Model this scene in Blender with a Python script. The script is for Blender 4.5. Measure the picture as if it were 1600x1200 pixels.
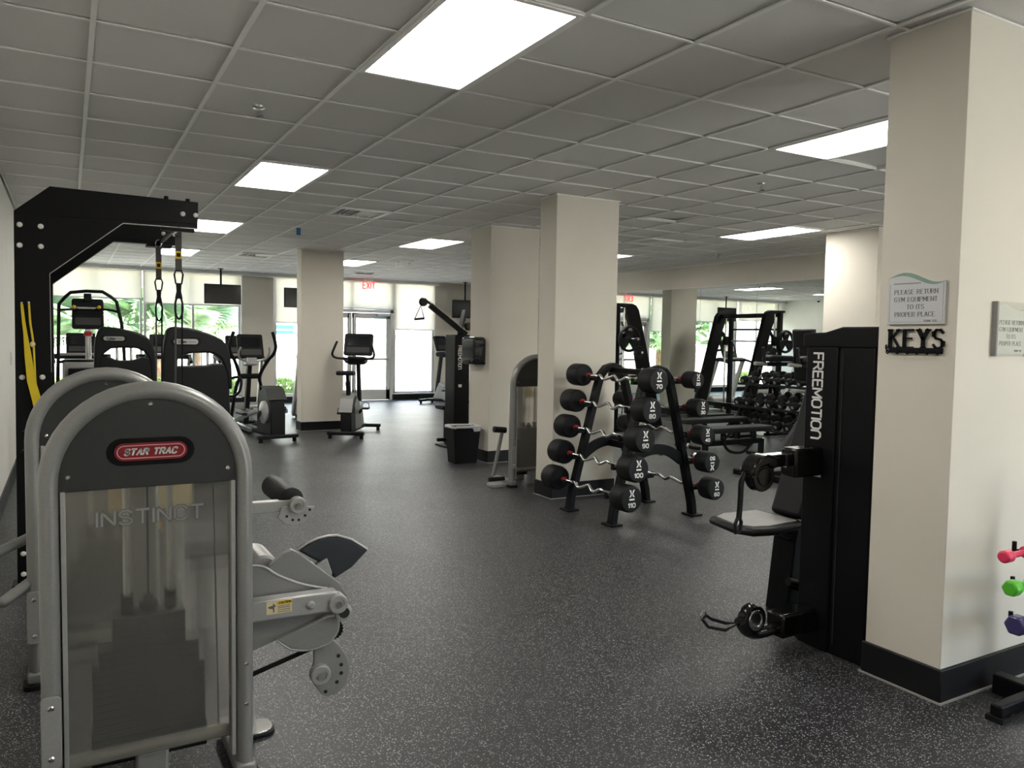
import bpy, bmesh, math, random
from mathutils import Vector, Matrix
random.seed(7)
for o in list(bpy.data.objects):
    bpy.data.objects.remove(o, do_unlink=True)
SC = bpy.context.scene
COL = SC.collection
PI = math.pi

# ------------------------------------------------------------------ camera
CAM = Vector((-0.1202, -4.0485, 1.545))
yaw, pitch, roll, FPX = 0.5172846, -0.0569627, 0.0160002, 1221.66
fw = Vector((math.sin(yaw)*math.cos(pitch), math.cos(yaw)*math.cos(pitch), math.sin(pitch)))
rt = Vector((math.cos(yaw), -math.sin(yaw), 0)); up = rt.cross(fw)
r2 = rt*math.cos(roll) + up*math.sin(roll); u2 = -rt*math.sin(roll) + up*math.cos(roll)
cd = bpy.data.cameras.new('camera'); cam = bpy.data.objects.new('camera', cd); COL.objects.link(cam)
M4 = Matrix((r2, u2, -fw)).transposed().to_4x4(); M4.translation = CAM
cam.matrix_world = M4
cd.sensor_width = 36; cd.lens = FPX*36/1600; cd.clip_start = 0.05; cd.clip_end = 200
SC.camera = cam

# ------------------------------------------------------------------ world, sun, exposure
W = bpy.data.worlds.new('world'); SC.world = W; W.use_nodes = True
wn = W.node_tree.nodes; wl = W.node_tree.links
bg = wn['Background']
sky = wn.new('ShaderNodeTexSky'); sky.sky_type = 'NISHITA'
sky.sun_disc = False; sky.sun_elevation = math.radians(58); sky.sun_rotation = math.radians(200)
sky.air_density = 1.0; sky.dust_density = 2.5
wl.new(sky.outputs[0], bg.inputs[0]); bg.inputs[1].default_value = 0.6
sd = bpy.data.lights.new('sun', 'SUN'); sd.energy = 18.0; sd.angle = 0.01; sd.color = (1, .95, .88)
sun = bpy.data.objects.new('sun', sd); COL.objects.link(sun)
sun.rotation_euler = Vector((0.35, 0.62, -1.2)).to_track_quat('-Z', 'Y').to_euler()
SC.view_settings.view_transform = 'Standard'; SC.view_settings.look = 'None'
SC.view_settings.gamma = 1; SC.view_settings.use_curve_mapping = False
SC.view_settings.exposure = 1.27
PANEL_EMIT = 9.0

# ------------------------------------------------------------------ materials
def mat(name, col, rough=.5, metal=0., var=.06, scale=14., bump=0., spec=None, coat=0.):
    m = bpy.data.materials.new(name); m.use_nodes = True
    n = m.node_tree.nodes; l = m.node_tree.links; b = n['Principled BSDF']
    b.inputs['Roughness'].default_value = rough; b.inputs['Metallic'].default_value = metal
    if spec is not None: b.inputs['Specular IOR Level'].default_value = spec
    if coat: b.inputs['Coat Weight'].default_value = coat
    tc = n.new('ShaderNodeTexCoord'); nz = n.new('ShaderNodeTexNoise'); nz.inputs['Scale'].default_value = scale
    nz.inputs['Detail'].default_value = 4
    l.new(tc.outputs['Object'], nz.inputs['Vector'])
    cr = n.new('ShaderNodeValToRGB')
    cr.color_ramp.elements[0].position = .3; cr.color_ramp.elements[1].position = .7
    cr.color_ramp.elements[0].color = tuple(max(0, c*(1-var)) for c in col)+(1,)
    cr.color_ramp.elements[1].color = tuple(min(1, c*(1+var)) for c in col)+(1,)
    l.new(nz.outputs[0], cr.inputs[0]); l.new(cr.outputs[0], b.inputs['Base Color'])
    if bump:
        bp = n.new('ShaderNodeBump'); bp.inputs['Strength'].default_value = bump; bp.inputs['Distance'].default_value = .002
        n2 = n.new('ShaderNodeTexNoise'); n2.inputs['Scale'].default_value = scale*12; l.new(tc.outputs['Object'], n2.inputs['Vector'])
        l.new(n2.outputs[0], bp.inputs['Height']); l.new(bp.outputs[0], b.inputs['Normal'])
    return m
def emit(name, col, s):
    m = bpy.data.materials.new(name); m.use_nodes = True
    b = m.node_tree.nodes['Principled BSDF']
    b.inputs['Base Color'].default_value = (*col, 1); b.inputs['Emission Color'].default_value = (*col, 1)
    b.inputs['Emission Strength'].default_value = s
    return m
M = {}
M['paint'] = mat('beige_paint', (.68, .635, .555), .75, var=.02, scale=3, bump=.15)
M['paint_white'] = mat('white_paint', (.74, .72, .67), .7, var=.02, scale=3)
M['base'] = mat('black_vinyl_base', (.007, .007, .008), .45, var=.1, spec=.3)
M['caulk'] = mat('grey_floor_edge', (.3, .3, .29), .7)
M['tile'] = mat('ceiling_tile', (.76, .748, .72), .9, var=.05, scale=260, bump=.5)
M['tbar'] = mat('tbar_white', (.90, .89, .86), .55, var=.02)
M['black'] = mat('black_powder', (.0035, .0035, .0045), .45, var=.15, scale=40, spec=.2)
M['blackgloss'] = mat('black_gloss', (.005, .005, .005), .16, var=.1, scale=10, spec=.4)
M['rubber'] = mat('black_rubber', (.007, .007, .008), .55, var=.2, scale=60, bump=.2, spec=.28)
M['vinyl'] = mat('black_vinyl_pad', (.007, .007, .009), .5, var=.12, scale=30, bump=.2, spec=.28)
M['slate'] = mat('slate_vinyl', (.022, .027, .031), .5, var=.06, scale=30)
M['machblack'] = mat('machine_black', (.007, .007, .0085), .45, var=.1, scale=60, spec=.3)
M['greypad'] = mat('grey_vinyl_pad', (.26, .26, .25), .55, var=.06, scale=20)
M['charcoal'] = mat('charcoal_plastic', (.030, .031, .030), .48, var=.06, scale=200, bump=.25, spec=.4)
M['silver'] = mat('silver_paint', (.285, .283, .275), .36, .3, var=.05, scale=120)
M['silverlite'] = mat('light_silver_paint', (.40, .398, .388), .34, .3, var=.05, scale=120)
M['chrome'] = mat('chrome', (.78, .78, .78), .12, 1., var=.03)
M['steel'] = mat('brushed_steel', (.5, .5, .5), .3, 1., var=.08, scale=60)
M['iron'] = mat('stack_iron', (.013, .0135, .0145), .5, var=.12, scale=30, bump=.2, spec=.3)
M['red'] = mat('red_collar', (.38, .02, .02), .35, .3)
M['badge'] = mat('red_badge', (.22, .008, .016), .35)
M['white'] = mat('white_print', (.8, .79, .76), .5, var=.01)
M['pinkline'] = mat('pale_red_line', (.75, .38, .38), .5, var=.01)
M['greyprint'] = mat('grey_print', (.13, .13, .14), .5, var=.01)
M['instinct'] = mat('etched_letter_fill', (.30, .295, .275), .5, var=.02)
M['alu'] = mat('window_aluminium', (.6, .6, .59), .45, .2, var=.02)
M['yellow'] = mat('yellow_latex', (.72, .52, .01), .55, var=.06)
M['strap'] = mat('grey_webbing', (.07, .07, .065), .8, var=.2, scale=300)
M['yellowlab'] = mat('yellow_label', (.75, .5, .02), .6)
M['cream'] = mat('cream_label', (.72, .60, .36), .6)
M['orange'] = mat('orange_label', (.72, .36, .06), .6)
M['pink'] = mat('pink_vinyl', (.80, .04, .12), .35, var=.03, coat=.3)
M['green'] = mat('green_vinyl', (.10, .52, .03), .3, var=.03, coat=.3)
M['purple'] = mat('purple_vinyl', (.05, .04, .14), .22, var=.03, coat=.4)
M['screen'] = mat('dark_screen', (.008, .009, .011), .12, var=.02)
M['sign'] = mat('sign_board', (.60, .60, .61), .45, var=.01)
M['signgreen'] = mat('sage_wave', (.22, .36, .29), .5)
M['signink'] = mat('sign_ink', (.09, .09, .10), .6, var=.01)
M['bluetape'] = mat('blue_tape', (.03, .16, .36), .6)
M['liner'] = mat('bin_liner', (.55, .55, .55), .4)
M['dispenser'] = mat('smoke_plastic', (.014, .015, .014), .1, var=.1)
M['concrete'] = mat('pale_concrete', (.62, .60, .56), .9, var=.08, scale=3)
M['whitewall'] = mat('white_render', (.85, .84, .80), .9, var=.04, scale=2)
M['paver'] = mat('brick_paver', (.42, .24, .18), .9, var=.2, scale=8)
M['trunk'] = mat('palm_trunk', (.20, .13, .08), .95, var=.3, scale=20)
M['leaf'] = mat('palm_leaf', (.30, .44, .24), .6, var=.3, scale=6)
M['hedge'] = mat('hedge_leaf', (.36, .52, .12), .6, var=.3, scale=9)
M['galv'] = mat('galvanised_wire', (.42, .43, .43), .5, .4)
M['blueslat'] = mat('blue_shutter', (.18, .30, .44), .7)
M['darkvoid'] = mat('dark_void', (.02, .02, .02), .9)
M['panel'] = emit('light_diffuser', (1.0, .97, .90), PANEL_EMIT)
M['exit'] = emit('exit_red', (1.0, .03, .05), 1.1)

def nodes_mat(name):
    m = bpy.data.materials.new(name); m.use_nodes = True
    n = m.node_tree.nodes; l = m.node_tree.links
    return m, n, l
# rubber floor with pale flecks
m, n, l = nodes_mat('rubber_floor'); b = n['Principled BSDF']
tc = n.new('ShaderNodeTexCoord')
def fleck(scale, thr, rnd):
    v = n.new('ShaderNodeTexVoronoi'); v.inputs['Scale'].default_value = scale
    l.new(tc.outputs['Object'], v.inputs['Vector'])
    a = n.new('ShaderNodeMath'); a.operation = 'LESS_THAN'; a.inputs[1].default_value = thr
    l.new(v.outputs['Distance'], a.inputs[0])
    s = n.new('ShaderNodeSeparateColor'); l.new(v.outputs['Color'], s.inputs[0])
    g = n.new('ShaderNodeMath'); g.operation = 'GREATER_THAN'; g.inputs[1].default_value = rnd
    l.new(s.outputs[0], g.inputs[0])
    mu = n.new('ShaderNodeMath'); mu.operation = 'MULTIPLY'; l.new(a.outputs[0], mu.inputs[0]); l.new(g.outputs[0], mu.inputs[1])
    mv = n.new('ShaderNodeMath'); mv.operation = 'MULTIPLY'; l.new(mu.outputs[0], mv.inputs[0]); l.new(s.outputs[1], mv.inputs[1])
    return mv
f1 = fleck(150, .38, .50); f2 = fleck(75, .24, .60)
mx = n.new('ShaderNodeMath'); mx.operation = 'MAXIMUM'; l.new(f1.outputs[0], mx.inputs[0]); l.new(f2.outputs[0], mx.inputs[1])
nz = n.new('ShaderNodeTexNoise'); nz.inputs['Scale'].default_value = 1.3; nz.inputs['Detail'].default_value = 6; l.new(tc.outputs['Object'], nz.inputs['Vector'])
cr = n.new('ShaderNodeValToRGB'); cr.color_ramp.elements[0].color = (.017, .017, .019, 1); cr.color_ramp.elements[1].color = (.029, .029, .032, 1)
l.new(nz.outputs[0], cr.inputs[0])
mc = n.new('ShaderNodeMix'); mc.data_type = 'RGBA'; mc.inputs[7].default_value = (.42, .42, .43, 1)
l.new(mx.outputs[0], mc.inputs[0]); l.new(cr.outputs[0], mc.inputs[6]); l.new(mc.outputs[2], b.inputs['Base Color'])
rr = n.new('ShaderNodeMapRange'); rr.inputs[3].default_value = .36; rr.inputs[4].default_value = .50
l.new(nz.outputs[0], rr.inputs[0]); l.new(rr.outputs[0], b.inputs['Roughness'])
bp = n.new('ShaderNodeBump'); bp.inputs['Strength'].default_value = .25; bp.inputs['Distance'].default_value = .002
n3 = n.new('ShaderNodeTexNoise'); n3.inputs['Scale'].default_value = 220; l.new(tc.outputs['Object'], n3.inputs['Vector'])
l.new(n3.outputs[0], bp.inputs['Height']); l.new(bp.outputs[0], b.inputs['Normal'])
M['floor'] = m
# mirror
m, n, l = nodes_mat('wall_mirror'); b = n['Principled BSDF']
b.inputs['Base Color'].default_value = (.80, .83, .80, 1); b.inputs['Metallic'].default_value = 1; b.inputs['Roughness'].default_value = .008
M['mirror'] = m
# clear glass
def mixmat(name, parts):
    m, n, l = nodes_mat(name); out = n['Material Output']; n.remove(n['Principled BSDF'])
    cur = None
    for kind, col, w, extra in parts:
        s = n.new({'T': 'ShaderNodeBsdfTransparent', 'R': 'ShaderNodeBsdfRefraction', 'G': 'ShaderNodeBsdfGlossy', 'D': 'ShaderNodeBsdfDiffuse', 'L': 'ShaderNodeBsdfTranslucent'}[kind])
        s.inputs[0].default_value = (*col, 1)
        if kind in 'GR': s.inputs['Roughness'].default_value = extra
        if kind == 'R': s.inputs['IOR'].default_value = 1.18
        if cur is None: cur = s
        else:
            x = n.new('ShaderNodeMixShader'); x.inputs[0].default_value = w
            l.new(cur.outputs[0], x.inputs[1]); l.new(s.outputs[0], x.inputs[2]); cur = x
    l.new(cur.outputs[0], out.inputs[0])
    return m
M['glass'] = mixmat('window_glass', [('T', (.93, .96, .95), 0, 0), ('G', (.9, .9, .9), .05, .02)])
M['frost'] = mixmat('smoked_polycarbonate', [('T', (.93, .92, .88), 0, 0), ('R', (.94, .93, .90), .70, .17), ('D', (.46, .45, .42), .10, 0), ('G', (.8, .8, .8), .04, .2)])
M['shade'] = mixmat('roller_shade_cloth', [('D', (.62, .59, .53), 0, 0), ('L', (.80, .77, .70), .62, 0), ('T', (1, 1, 1), .03, 0)])
M['acrylic'] = mixmat('acrylic_sheet', [('T', (.95, .96, .95), 0, 0), ('G', (.9, .9, .9), .10, .03)])

# ------------------------------------------------------------------ mesh helpers
class MB:
    def __init__(s): s.v = []; s.f = []
    def add(s, vs, fs):
        o = len(s.v); s.v += [tuple(v) for v in vs]; s.f += [tuple(i+o for i in f) for f in fs]; return s
    def box(s, x0, x1, y0, y1, z0, z1):
        vs = [(x, y, z) for z in (z0, z1) for y in (y0, y1) for x in (x0, x1)]
        return s.add(vs, [(0, 2, 3, 1), (4, 5, 7, 6), (0, 1, 5, 4), (2, 6, 7, 3), (0, 4, 6, 2), (1, 3, 7, 5)])
    def bar(s, p0, p1, w, h, upv=(0, 0, 1)):
        p0 = Vector(p0); p1 = Vector(p1); d = (p1-p0).normalized(); u = Vector(upv)
        sx = d.cross(u)
        if sx.length < 1e-4: sx = d.cross(Vector((0, 1, 0)))
        sx.normalize(); uy = sx.cross(d).normalized()
        vs = [p+sx*a*w/2+uy*c*h/2 for p in (p0, p1) for a, c in ((-1, -1), (1, -1), (1, 1), (-1, 1))]
        return s.add(vs, [(3, 2, 1, 0), (4, 5, 6, 7), (0, 1, 5, 4), (1, 2, 6, 5), (2, 3, 7, 6), (3, 0, 4, 7)])
    def prism(s, poly, a0, a1, plane='xz'):
        mp = {'xz': lambda p, a: (p[0], a, p[1]), 'yz': lambda p, a: (a, p[0], p[1]), 'xy': lambda p, a: (p[0], p[1], a)}[plane]
        k = len(poly); vs = [mp(p, a0) for p in poly]+[mp(p, a1) for p in poly]
        fs = [tuple(range(k)), tuple(range(2*k-1, k-1, -1))]+[(i, (i+1) % k, k+(i+1) % k, k+i) for i in range(k)]
        return s.add(vs, fs)
    def cyl(s, p0, p1, r, r1=None, n=16):
        p0 = Vector(p0); p1 = Vector(p1); r1 = r if r1 is None else r1
        d = (p1-p0).normalized(); a = d.cross(Vector((0, 0, 1)))
        if a.length < 1e-3: a = d.cross(Vector((0, 1, 0)))
        a.normalize(); b = d.cross(a)
        ring = [a*math.cos(2*PI*i/n)+b*math.sin(2*PI*i/n) for i in range(n)]
        vs = [p0+q*r for q in ring]+[p1+q*r1 for q in ring]
        fs = [tuple(range(n)), tuple(range(2*n-1, n-1, -1))]+[(i, (i+1) % n, n+(i+1) % n, n+i) for i in range(n)]
        return s.add(vs, fs)
    def lathe(s, p0, d, prof, n=20):
        p0 = Vector(p0); d = Vector(d).normalized(); a = d.cross(Vector((0, 0, 1)))
        if a.length < 1e-3: a = d.cross(Vector((0, 1, 0)))
        a.normalize(); b = d.cross(a); k = len(prof); vs = []
        for h, r in prof:
            for i in range(n): vs.append(p0+d*h+(a*math.cos(2*PI*i/n)+b*math.sin(2*PI*i/n))*max(r, 1e-4))
        fs = [(j*n+i, j*n+(i+1) % n, (j+1)*n+(i+1) % n, (j+1)*n+i) for j in range(k-1) for i in range(n)]
        fs += [tuple(range(n-1, -1, -1)), tuple((k-1)*n+i for i in range(n))]
        return s.add(vs, fs)
    def tube(s, path, r, r2=None, n=10, closed=False, ref=None, sect=None):
        P = [Vector(p) for p in path]; k = len(P)
        r2 = r if r2 is None else r2
        if sect is None: sect = [(r*math.cos(2*PI*i/n), r2*math.sin(2*PI*i/n)) for i in range(n)]
        n = len(sect); vs = []; prev = None
        for i in range(k):
            if closed: t = P[(i+1) % k]-P[i-1]
            else: t = P[min(i+1, k-1)]-P[max(i-1, 0)]
            t.normalize()
            if ref is not None:
                b = Vector(ref); b = (b-t*b.dot(t)).normalized(); a = b.cross(t)
            else:
                if prev is None:
                    a = t.cross(Vector((0, 0, 1)))
                    if a.length < 1e-3: a = t.cross(Vector((0, 1, 0)))
                else: a = prev-t*prev.dot(t)
                a.normalize(); prev = a; b = t.cross(a)
            # mitre scale
            sc = 1.
            if 0 < i < k-1 or closed:
                t0 = (P[i]-P[i-1]).normalized(); cs = max(.4, t0.dot(t)); sc = 1/cs
            for (x, y) in sect: vs.append(P[i]+a*x*(sc if ref is not None else 1)+b*y)
        m_ = k if closed else k-1
        fs = [(j*n+i, j*n+(i+1) % n, ((j+1) % k)*n+(i+1) % n, ((j+1) % k)*n+i) for j in range(m_) for i in range(n)]
        if not closed: fs += [tuple(range(n-1, -1, -1)), tuple((k-1)*n+i for i in range(n))]
        return s.add(vs, fs)
    def ball(s, c, rx, ry=None, rz=None, nu=14, nv=8):
        ry = rx if ry is None else ry; rz = rx if rz is None else rz
        prof = [(-math.cos(PI*j/nv), math.sin(PI*j/nv)) for j in range(nv+1)]
        t = MB().lathe((0, 0, 0), (0, 0, 1), prof, nu)
        return s.add([(c[0]+x*rx, c[1]+y*ry, c[2]+z*rz) for x, y, z in t.v], t.f)
    def xf(s, mtx):
        s.v = [tuple(mtx @ Vector(v)) for v in s.v]; return s
def smoothpath(pts, per=6):
    P = [Vector(p) for p in pts]; out = []
    for i in range(len(P)-1):
        p0 = P[max(i-1, 0)]; p1 = P[i]; p2 = P[i+1]; p3 = P[min(i+2, len(P)-1)]
        for j in range(per):
            t = j/per
            out.append(.5*((2*p1)+(p2-p0)*t+(2*p0-5*p1+4*p2-p3)*t*t+(3*p1-p0-3*p2+p3)*t**3))
    out.append(P[-1]); return out
def build(name, mb, m, parent=None, off=(0, 0, 0), ang=35, bev=0., solid=False):
    me = bpy.data.meshes.new(name)
    ox, oy, oz = off
    me.from_pydata([(x-ox, y-oy, z-oz) for x, y, z in mb.v], [], mb.f)
    bm = bmesh.new(); bm.from_mesh(me); bmesh.ops.recalc_face_normals(bm, faces=bm.faces); bm.to_mesh(me); bm.free()
    me.polygons.foreach_set('use_smooth', [True]*len(me.polygons)); me.set_sharp_from_angle(angle=math.radians(ang))
    me.materials.append(M[m] if isinstance(m, str) else m)
    o = bpy.data.objects.new(name, me); COL.objects.link(o)
    if parent is not None: o.parent = parent
    if bev:
        b = o.modifiers.new('bevel', 'BEVEL'); b.width = bev; b.segments = 2; b.limit_method = 'ANGLE'; b.angle_limit = math.radians(40)
    return o
def tag(o, label, cat, group=None, kind=None):
    o['label'] = label; o['category'] = cat
    if group: o['group'] = group
    if kind: o['kind'] = kind
    return o
class Thing:
    """An Empty at the thing's base with parts as children; absolute=True takes world coordinates."""
    def __init__(s, name, label, cat, loc=(0, 0, 0), rz=0., group=None, absolute=True, kind=None):
        s.e = bpy.data.objects.new(name, None); COL.objects.link(s.e); s.e.empty_display_size = .1
        s.e.location = loc; s.e.rotation_euler = (0, 0, rz); tag(s.e, label, cat, group, kind)
        s.off = loc if absolute else (0, 0, 0)
    def add(s, name, mb, m, parent=None, bev=0., ang=35, label=None, off=None):
        o = build(name, mb, m, s.e if parent is None else parent, s.off if (parent is None or True) else (0, 0, 0), ang, bev)
        if label: o['label'] = label
        return o
def structure(name, mb, m, label, cat, bev=0.):
    o = build(name, mb, m, bev=bev); return tag(o, label, cat, kind='structure')
def child(name, mb, m, parent, bev=0., label=None):
    o = build(name, mb, m, parent, bev=bev)
    if label: o['label'] = label
    return o
def copy_tree(o, parent=None):
    c = o.copy(); COL.objects.link(c); c.parent = parent
    for ch in list(o.children): copy_tree(ch, c)
    return c

# ------------------------------------------------------------------ stroke lettering (drawn as flat ribbons)
GL = {
 'A': [[(0, 0), (2, 6), (4, 0)], [(.75, 2.1), (3.25, 2.1)]], 'B': [[(0, 0), (0, 6), (3, 6), (3.8, 5.2), (3.8, 4), (3, 3.2), (0, 3.2)], [(3, 3.2), (4, 2.4), (4, .8), (3.2, 0), (0, 0)]],
 'C': [[(4, 4.9), (3, 6), (1, 6), (0, 5), (0, 1), (1, 0), (3, 0), (4, 1.1)]], 'D': [[(0, 0), (0, 6), (2.6, 6), (4, 4.6), (4, 1.4), (2.6, 0), (0, 0)]],
 'E': [[(3.6, 6), (0, 6), (0, 0), (3.6, 0)], [(0, 3.1), (2.9, 3.1)]], 'F': [[(3.6, 6), (0, 6), (0, 0)], [(0, 3.1), (2.9, 3.1)]],
 'G': [[(4, 4.9), (3, 6), (1, 6), (0, 5), (0, 1), (1, 0), (3, 0), (4, 1), (4, 2.8), (2.4, 2.8)]], 'H': [[(0, 0), (0, 6)], [(4, 0), (4, 6)], [(0, 3.1), (4, 3.1)]],
 'I': [[(0, 0), (0, 6)]], 'K': [[(0, 0), (0, 6)], [(3.8, 6), (0, 2.6)], [(1.2, 3.6), (4, 0)]], 'L': [[(0, 6), (0, 0), (3.4, 0)]],
 'M': [[(0, 0), (0, 6), (2.4, 1.6), (4.8, 6), (4.8, 0)]], 'N': [[(0, 0), (0, 6), (4, 0), (4, 6)]], 'O': [[(1.1, 0), (0, 1.2), (0, 4.8), (1.1, 6), (3.1, 6), (4.2, 4.8), (4.2, 1.2), (3.1, 0), (1.1, 0)]],
 'P': [[(0, 0), (0, 6), (2.8, 6), (3.8, 5.1), (3.8, 3.7), (2.8, 2.8), (0, 2.8)]], 'Q': [[(1.1, 0), (0, 1.2), (0, 4.8), (1.1, 6), (3.1, 6), (4.2, 4.8), (4.2, 1.2), (3.1, 0), (1.1, 0)], [(2.4, 1.4), (4.6, -.8)]],
 'R': [[(0, 0), (0, 6), (2.8, 6), (3.8, 5.1), (3.8, 3.8), (2.8, 3), (0, 3)], [(2, 3), (4, 0)]], 'S': [[(3.7, 5), (2.8, 6), (1, 6), (.1, 5.1), (.1, 4), (1, 3.2), (2.8, 2.8), (3.8, 2), (3.8, .9), (2.8, 0), (1, 0), (0, 1)]],
 'T': [[(0, 6), (4, 6)], [(2, 6), (2, 0)]], 'U': [[(0, 6), (0, 1.1), (1, 0), (3, 0), (4, 1.1), (4, 6)]], 'W': [[(0, 6), (1.2, 0), (2.6, 4.6), (4, 0), (5.2, 6)]], 'X': [[(0, 0), (4, 6)], [(0, 6), (4, 0)]], 'Y': [[(0, 6), (2, 3), (4, 6)], [(2, 3), (2, 0)]],
 '0': [[(1, 0), (0, 1.2), (0, 4.8), (1, 6), (2.8, 6), (3.8, 4.8), (3.8, 1.2), (2.8, 0), (1, 0)]], '1': [[(0, 4.8), (1.4, 6), (1.4, 0)]], '2': [[(0, 5), (1, 6), (2.8, 6), (3.8, 5), (3.8, 3.9), (0, 0), (3.8, 0)]],
 '3': [[(0, 6), (3.6, 6), (1.8, 3.6), (3, 3.4), (3.8, 2.4), (3.8, 1), (2.8, 0), (1, 0), (0, 1)]], '4': [[(3, 0), (3, 6), (0, 2), (4, 2)]], '5': [[(3.6, 6), (.3, 6), (.1, 3.4), (2.6, 3.6), (3.8, 2.6), (3.8, 1.1), (2.8, 0), (.9, 0), (0, .9)]],
 '6': [[(3.5, 5.4), (2.8, 6), (1, 6), (0, 4.8), (0, 1.1), (1, 0), (2.8, 0), (3.8, 1), (3.8, 2.3), (2.8, 3.3), (0, 3)]], '7': [[(0, 6), (3.8, 6), (1.4, 0)]], '8': [[(1, 3.2), (.1, 4), (.1, 5.1), (1, 6), (2.8, 6), (3.7, 5.1), (3.7, 4), (2.8, 3.2), (1, 3.2), (0, 2.2), (0, 1), (1, 0), (2.8, 0), (3.8, 1), (3.8, 2.2), (2.8, 3.2)]],
 '9': [[(.3, .6), (1, 0), (2.8, 0), (3.8, 1.2), (3.8, 4.9), (2.8, 6), (1, 6), (0, 5), (0, 3.7), (1, 2.7), (3.8, 3)]],
 'y': [[(0, 4), (1.4, .2)], [(2.8, 4), (.9, -1.4), (0, -1.4)]], 'b': [[(0, 6), (0, 0), (2, 0), (2.8, .9), (2.8, 2.9), (2, 3.8), (0, 3.8)]], 'e': [[(0, 2), (2.8, 2), (2.8, 3), (2, 3.9), (.8, 3.9), (0, 3), (0, .9), (.8, 0), (2.6, 0)]], 'x': [[(0, 0), (2.6, 4)], [(0, 4), (2.6, 0)]],
 '.': [[(0, .1), (.1, .1)]], 'n': [[(0, 0), (0, 4.6), (1.2, 6), (3, 6), (4.2, 4.6), (4.2, 0)]], ' ': []}
def text2d(txt, h, sw, xs=1., gap=1.5, serif=0., ital=0.):
    """returns quads ((x,y)*4) of ribbon strokes, the text centred on 0,0; h = cap height."""
    k = h/6; quads = []; x0 = 0.
    for ch in txt:
        g = GL[ch]
        wd = max([p[0] for st in g for p in st] or [2.2])
        for st in g:
            for a, b in zip(st[:-1], st[1:]):
                ax, ay = (x0+a[0])*k*xs, a[1]*k; bx, by = (x0+b[0])*k*xs, b[1]*k
                dx, dy = bx-ax, by-ay; L = math.hypot(dx, dy) or 1e-9; ux, uy = dx/L, dy/L
                w = sw*(.55 if serif and abs(ux) > .5 else 1.)
                e = min(w, sw*.6)*.42; nx, ny = -uy*w/2, ux*w/2
                quads.append([(ax-ux*e+nx, ay-uy*e+ny), (ax-ux*e-nx, ay-uy*e-ny), (bx+ux*e-nx, by+uy*e-ny), (bx+ux*e+nx, by+uy*e+ny)])
            if serif:
                for p, q in ((st[0], st[1]), (st[-1], st[-2])):
                    if p[1] in (0, 6) and abs(p[1]-q[1]) > 2:
                        cx, cy = (x0+p[0])*k*xs, p[1]*k; hh = sw*.22
                        quads.append([(cx-serif*k, cy-hh), (cx+serif*k, cy-hh), (cx+serif*k, cy+hh), (cx-serif*k, cy+hh)])
        x0 += wd+gap
    W_ = (x0-gap)*k*xs
    return [[(x-W_/2+ital*(y-h/2), y-h/2) for x, y in q] for q in quads]
def text_mb(txt, h, sw, origin, ux, uy, depth=.0008, mb=None, **kw):
    mb = mb or MB(); o = Vector(origin); ux = Vector(ux); uy = Vector(uy); nn = ux.cross(uy).normalized()
    for q in text2d(txt, h, sw, **kw):
        a = [o+ux*x+uy*y for x, y in q]; b_ = [p+nn*depth for p in a]
        mb.add(a+b_, [(3, 2, 1, 0), (4, 5, 6, 7), (0, 1, 5, 4), (1, 2, 6, 5), (2, 3, 7, 6), (3, 0, 4, 7)])
    return mb
def stadium(w, h, n=8):
    r = h/2; c = w/2-r
    return [(c+r*math.cos(a), r*math.sin(a)) for a in [-PI/2+PI*i/n for i in range(n+1)]]+[(-c+r*math.cos(a), r*math.sin(a)) for a in [PI/2+PI*i/n for i in range(n+1)]]
def rrect(x0, x1, y0, y1, r, n=4):
    out = []
    for cx, cy, a0 in ((x1-r, y0+r, -PI/2), (x1-r, y1-r, 0), (x0+r, y1-r, PI/2), (x0+r, y0+r, PI)):
        out += [(cx+r*math.cos(a0+PI/2*i/n), cy+r*math.sin(a0+PI/2*i/n)) for i in range(n+1)]
    return out
# ------------------------------------------------------------------ setting
H = 2.932; G = .6096
XL, XR, YB, YF = -0.63, 9.93, 14.30, -7.0
structure('floor', MB().box(XL-.1, XR+.1, YF-.1, YB+.25, -.12, 0), 'floor', 'dark rubber gym floor with pale flecks', 'floor')
wl_ = structure('wall_left', MB().box(XL-.15, XL, YF-.1, YB+.2, 0, H+.1), 'paint_white', 'plain pale wall along the left edge', 'wall')
wf_ = structure('wall_front', MB().box(XL-.1, 4.78, YF-.15, YF, 0, H+.1), 'paint', 'beige wall with tall windows behind the viewpoint', 'wall')
child('pier', MB().box(8.6, XR+.1, YF-.15, YF, 0, H+.1), 'paint', wf_)
child('sill', MB().box(4.77, 8.6, YF-.15, YF, 0, .2), 'paint', wf_)
child('header', MB().box(4.77, 8.6, YF-.15, YF, H-.15, H+.1), 'paint', wf_)
fm_ = MB()
for q in range(3, 7): fm_.box(1.0+q*1.2583, 1.05+q*1.2583, YF-.1, YF-.03, .2, H-.15)
child('mullions', fm_, 'alu', wf_)
child('pane', MB().box(4.78, 8.6, YF-.07, YF-.064, .2, H-.15), 'glass', wf_)
wr_ = structure('wall_right', MB().box(XR+.012, XR+.2, YF-.1, YB+.2, 0, H+.1), 'paint', 'beige wall carrying the big mirror', 'wall')
child('mirror_header', MB().box(XR-.02, XR+.012, 2.66, 14.28, 2.55, H+.001), 'paint', wr_)
child('mirror_bead', MB().box(XR-.024, XR-.004, 2.66, 14.28, 2.545, 2.553), 'white', wr_)
wb = structure('wall_back', MB().box(XL, 3.30*0+XL+.06, YB, YB+.2, 0, H+.1), 'paint', 'beige piers between the tall far windows', 'wall')
child('pier', MB().box(3.30, 4.0, YB-.02, YB+.2, 0, H+.1), 'paint', wb)
child('pier', MB().box(8.02, XR+.02, YB-.02, YB+.2, 0, H+.1), 'paint', wb)
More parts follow.
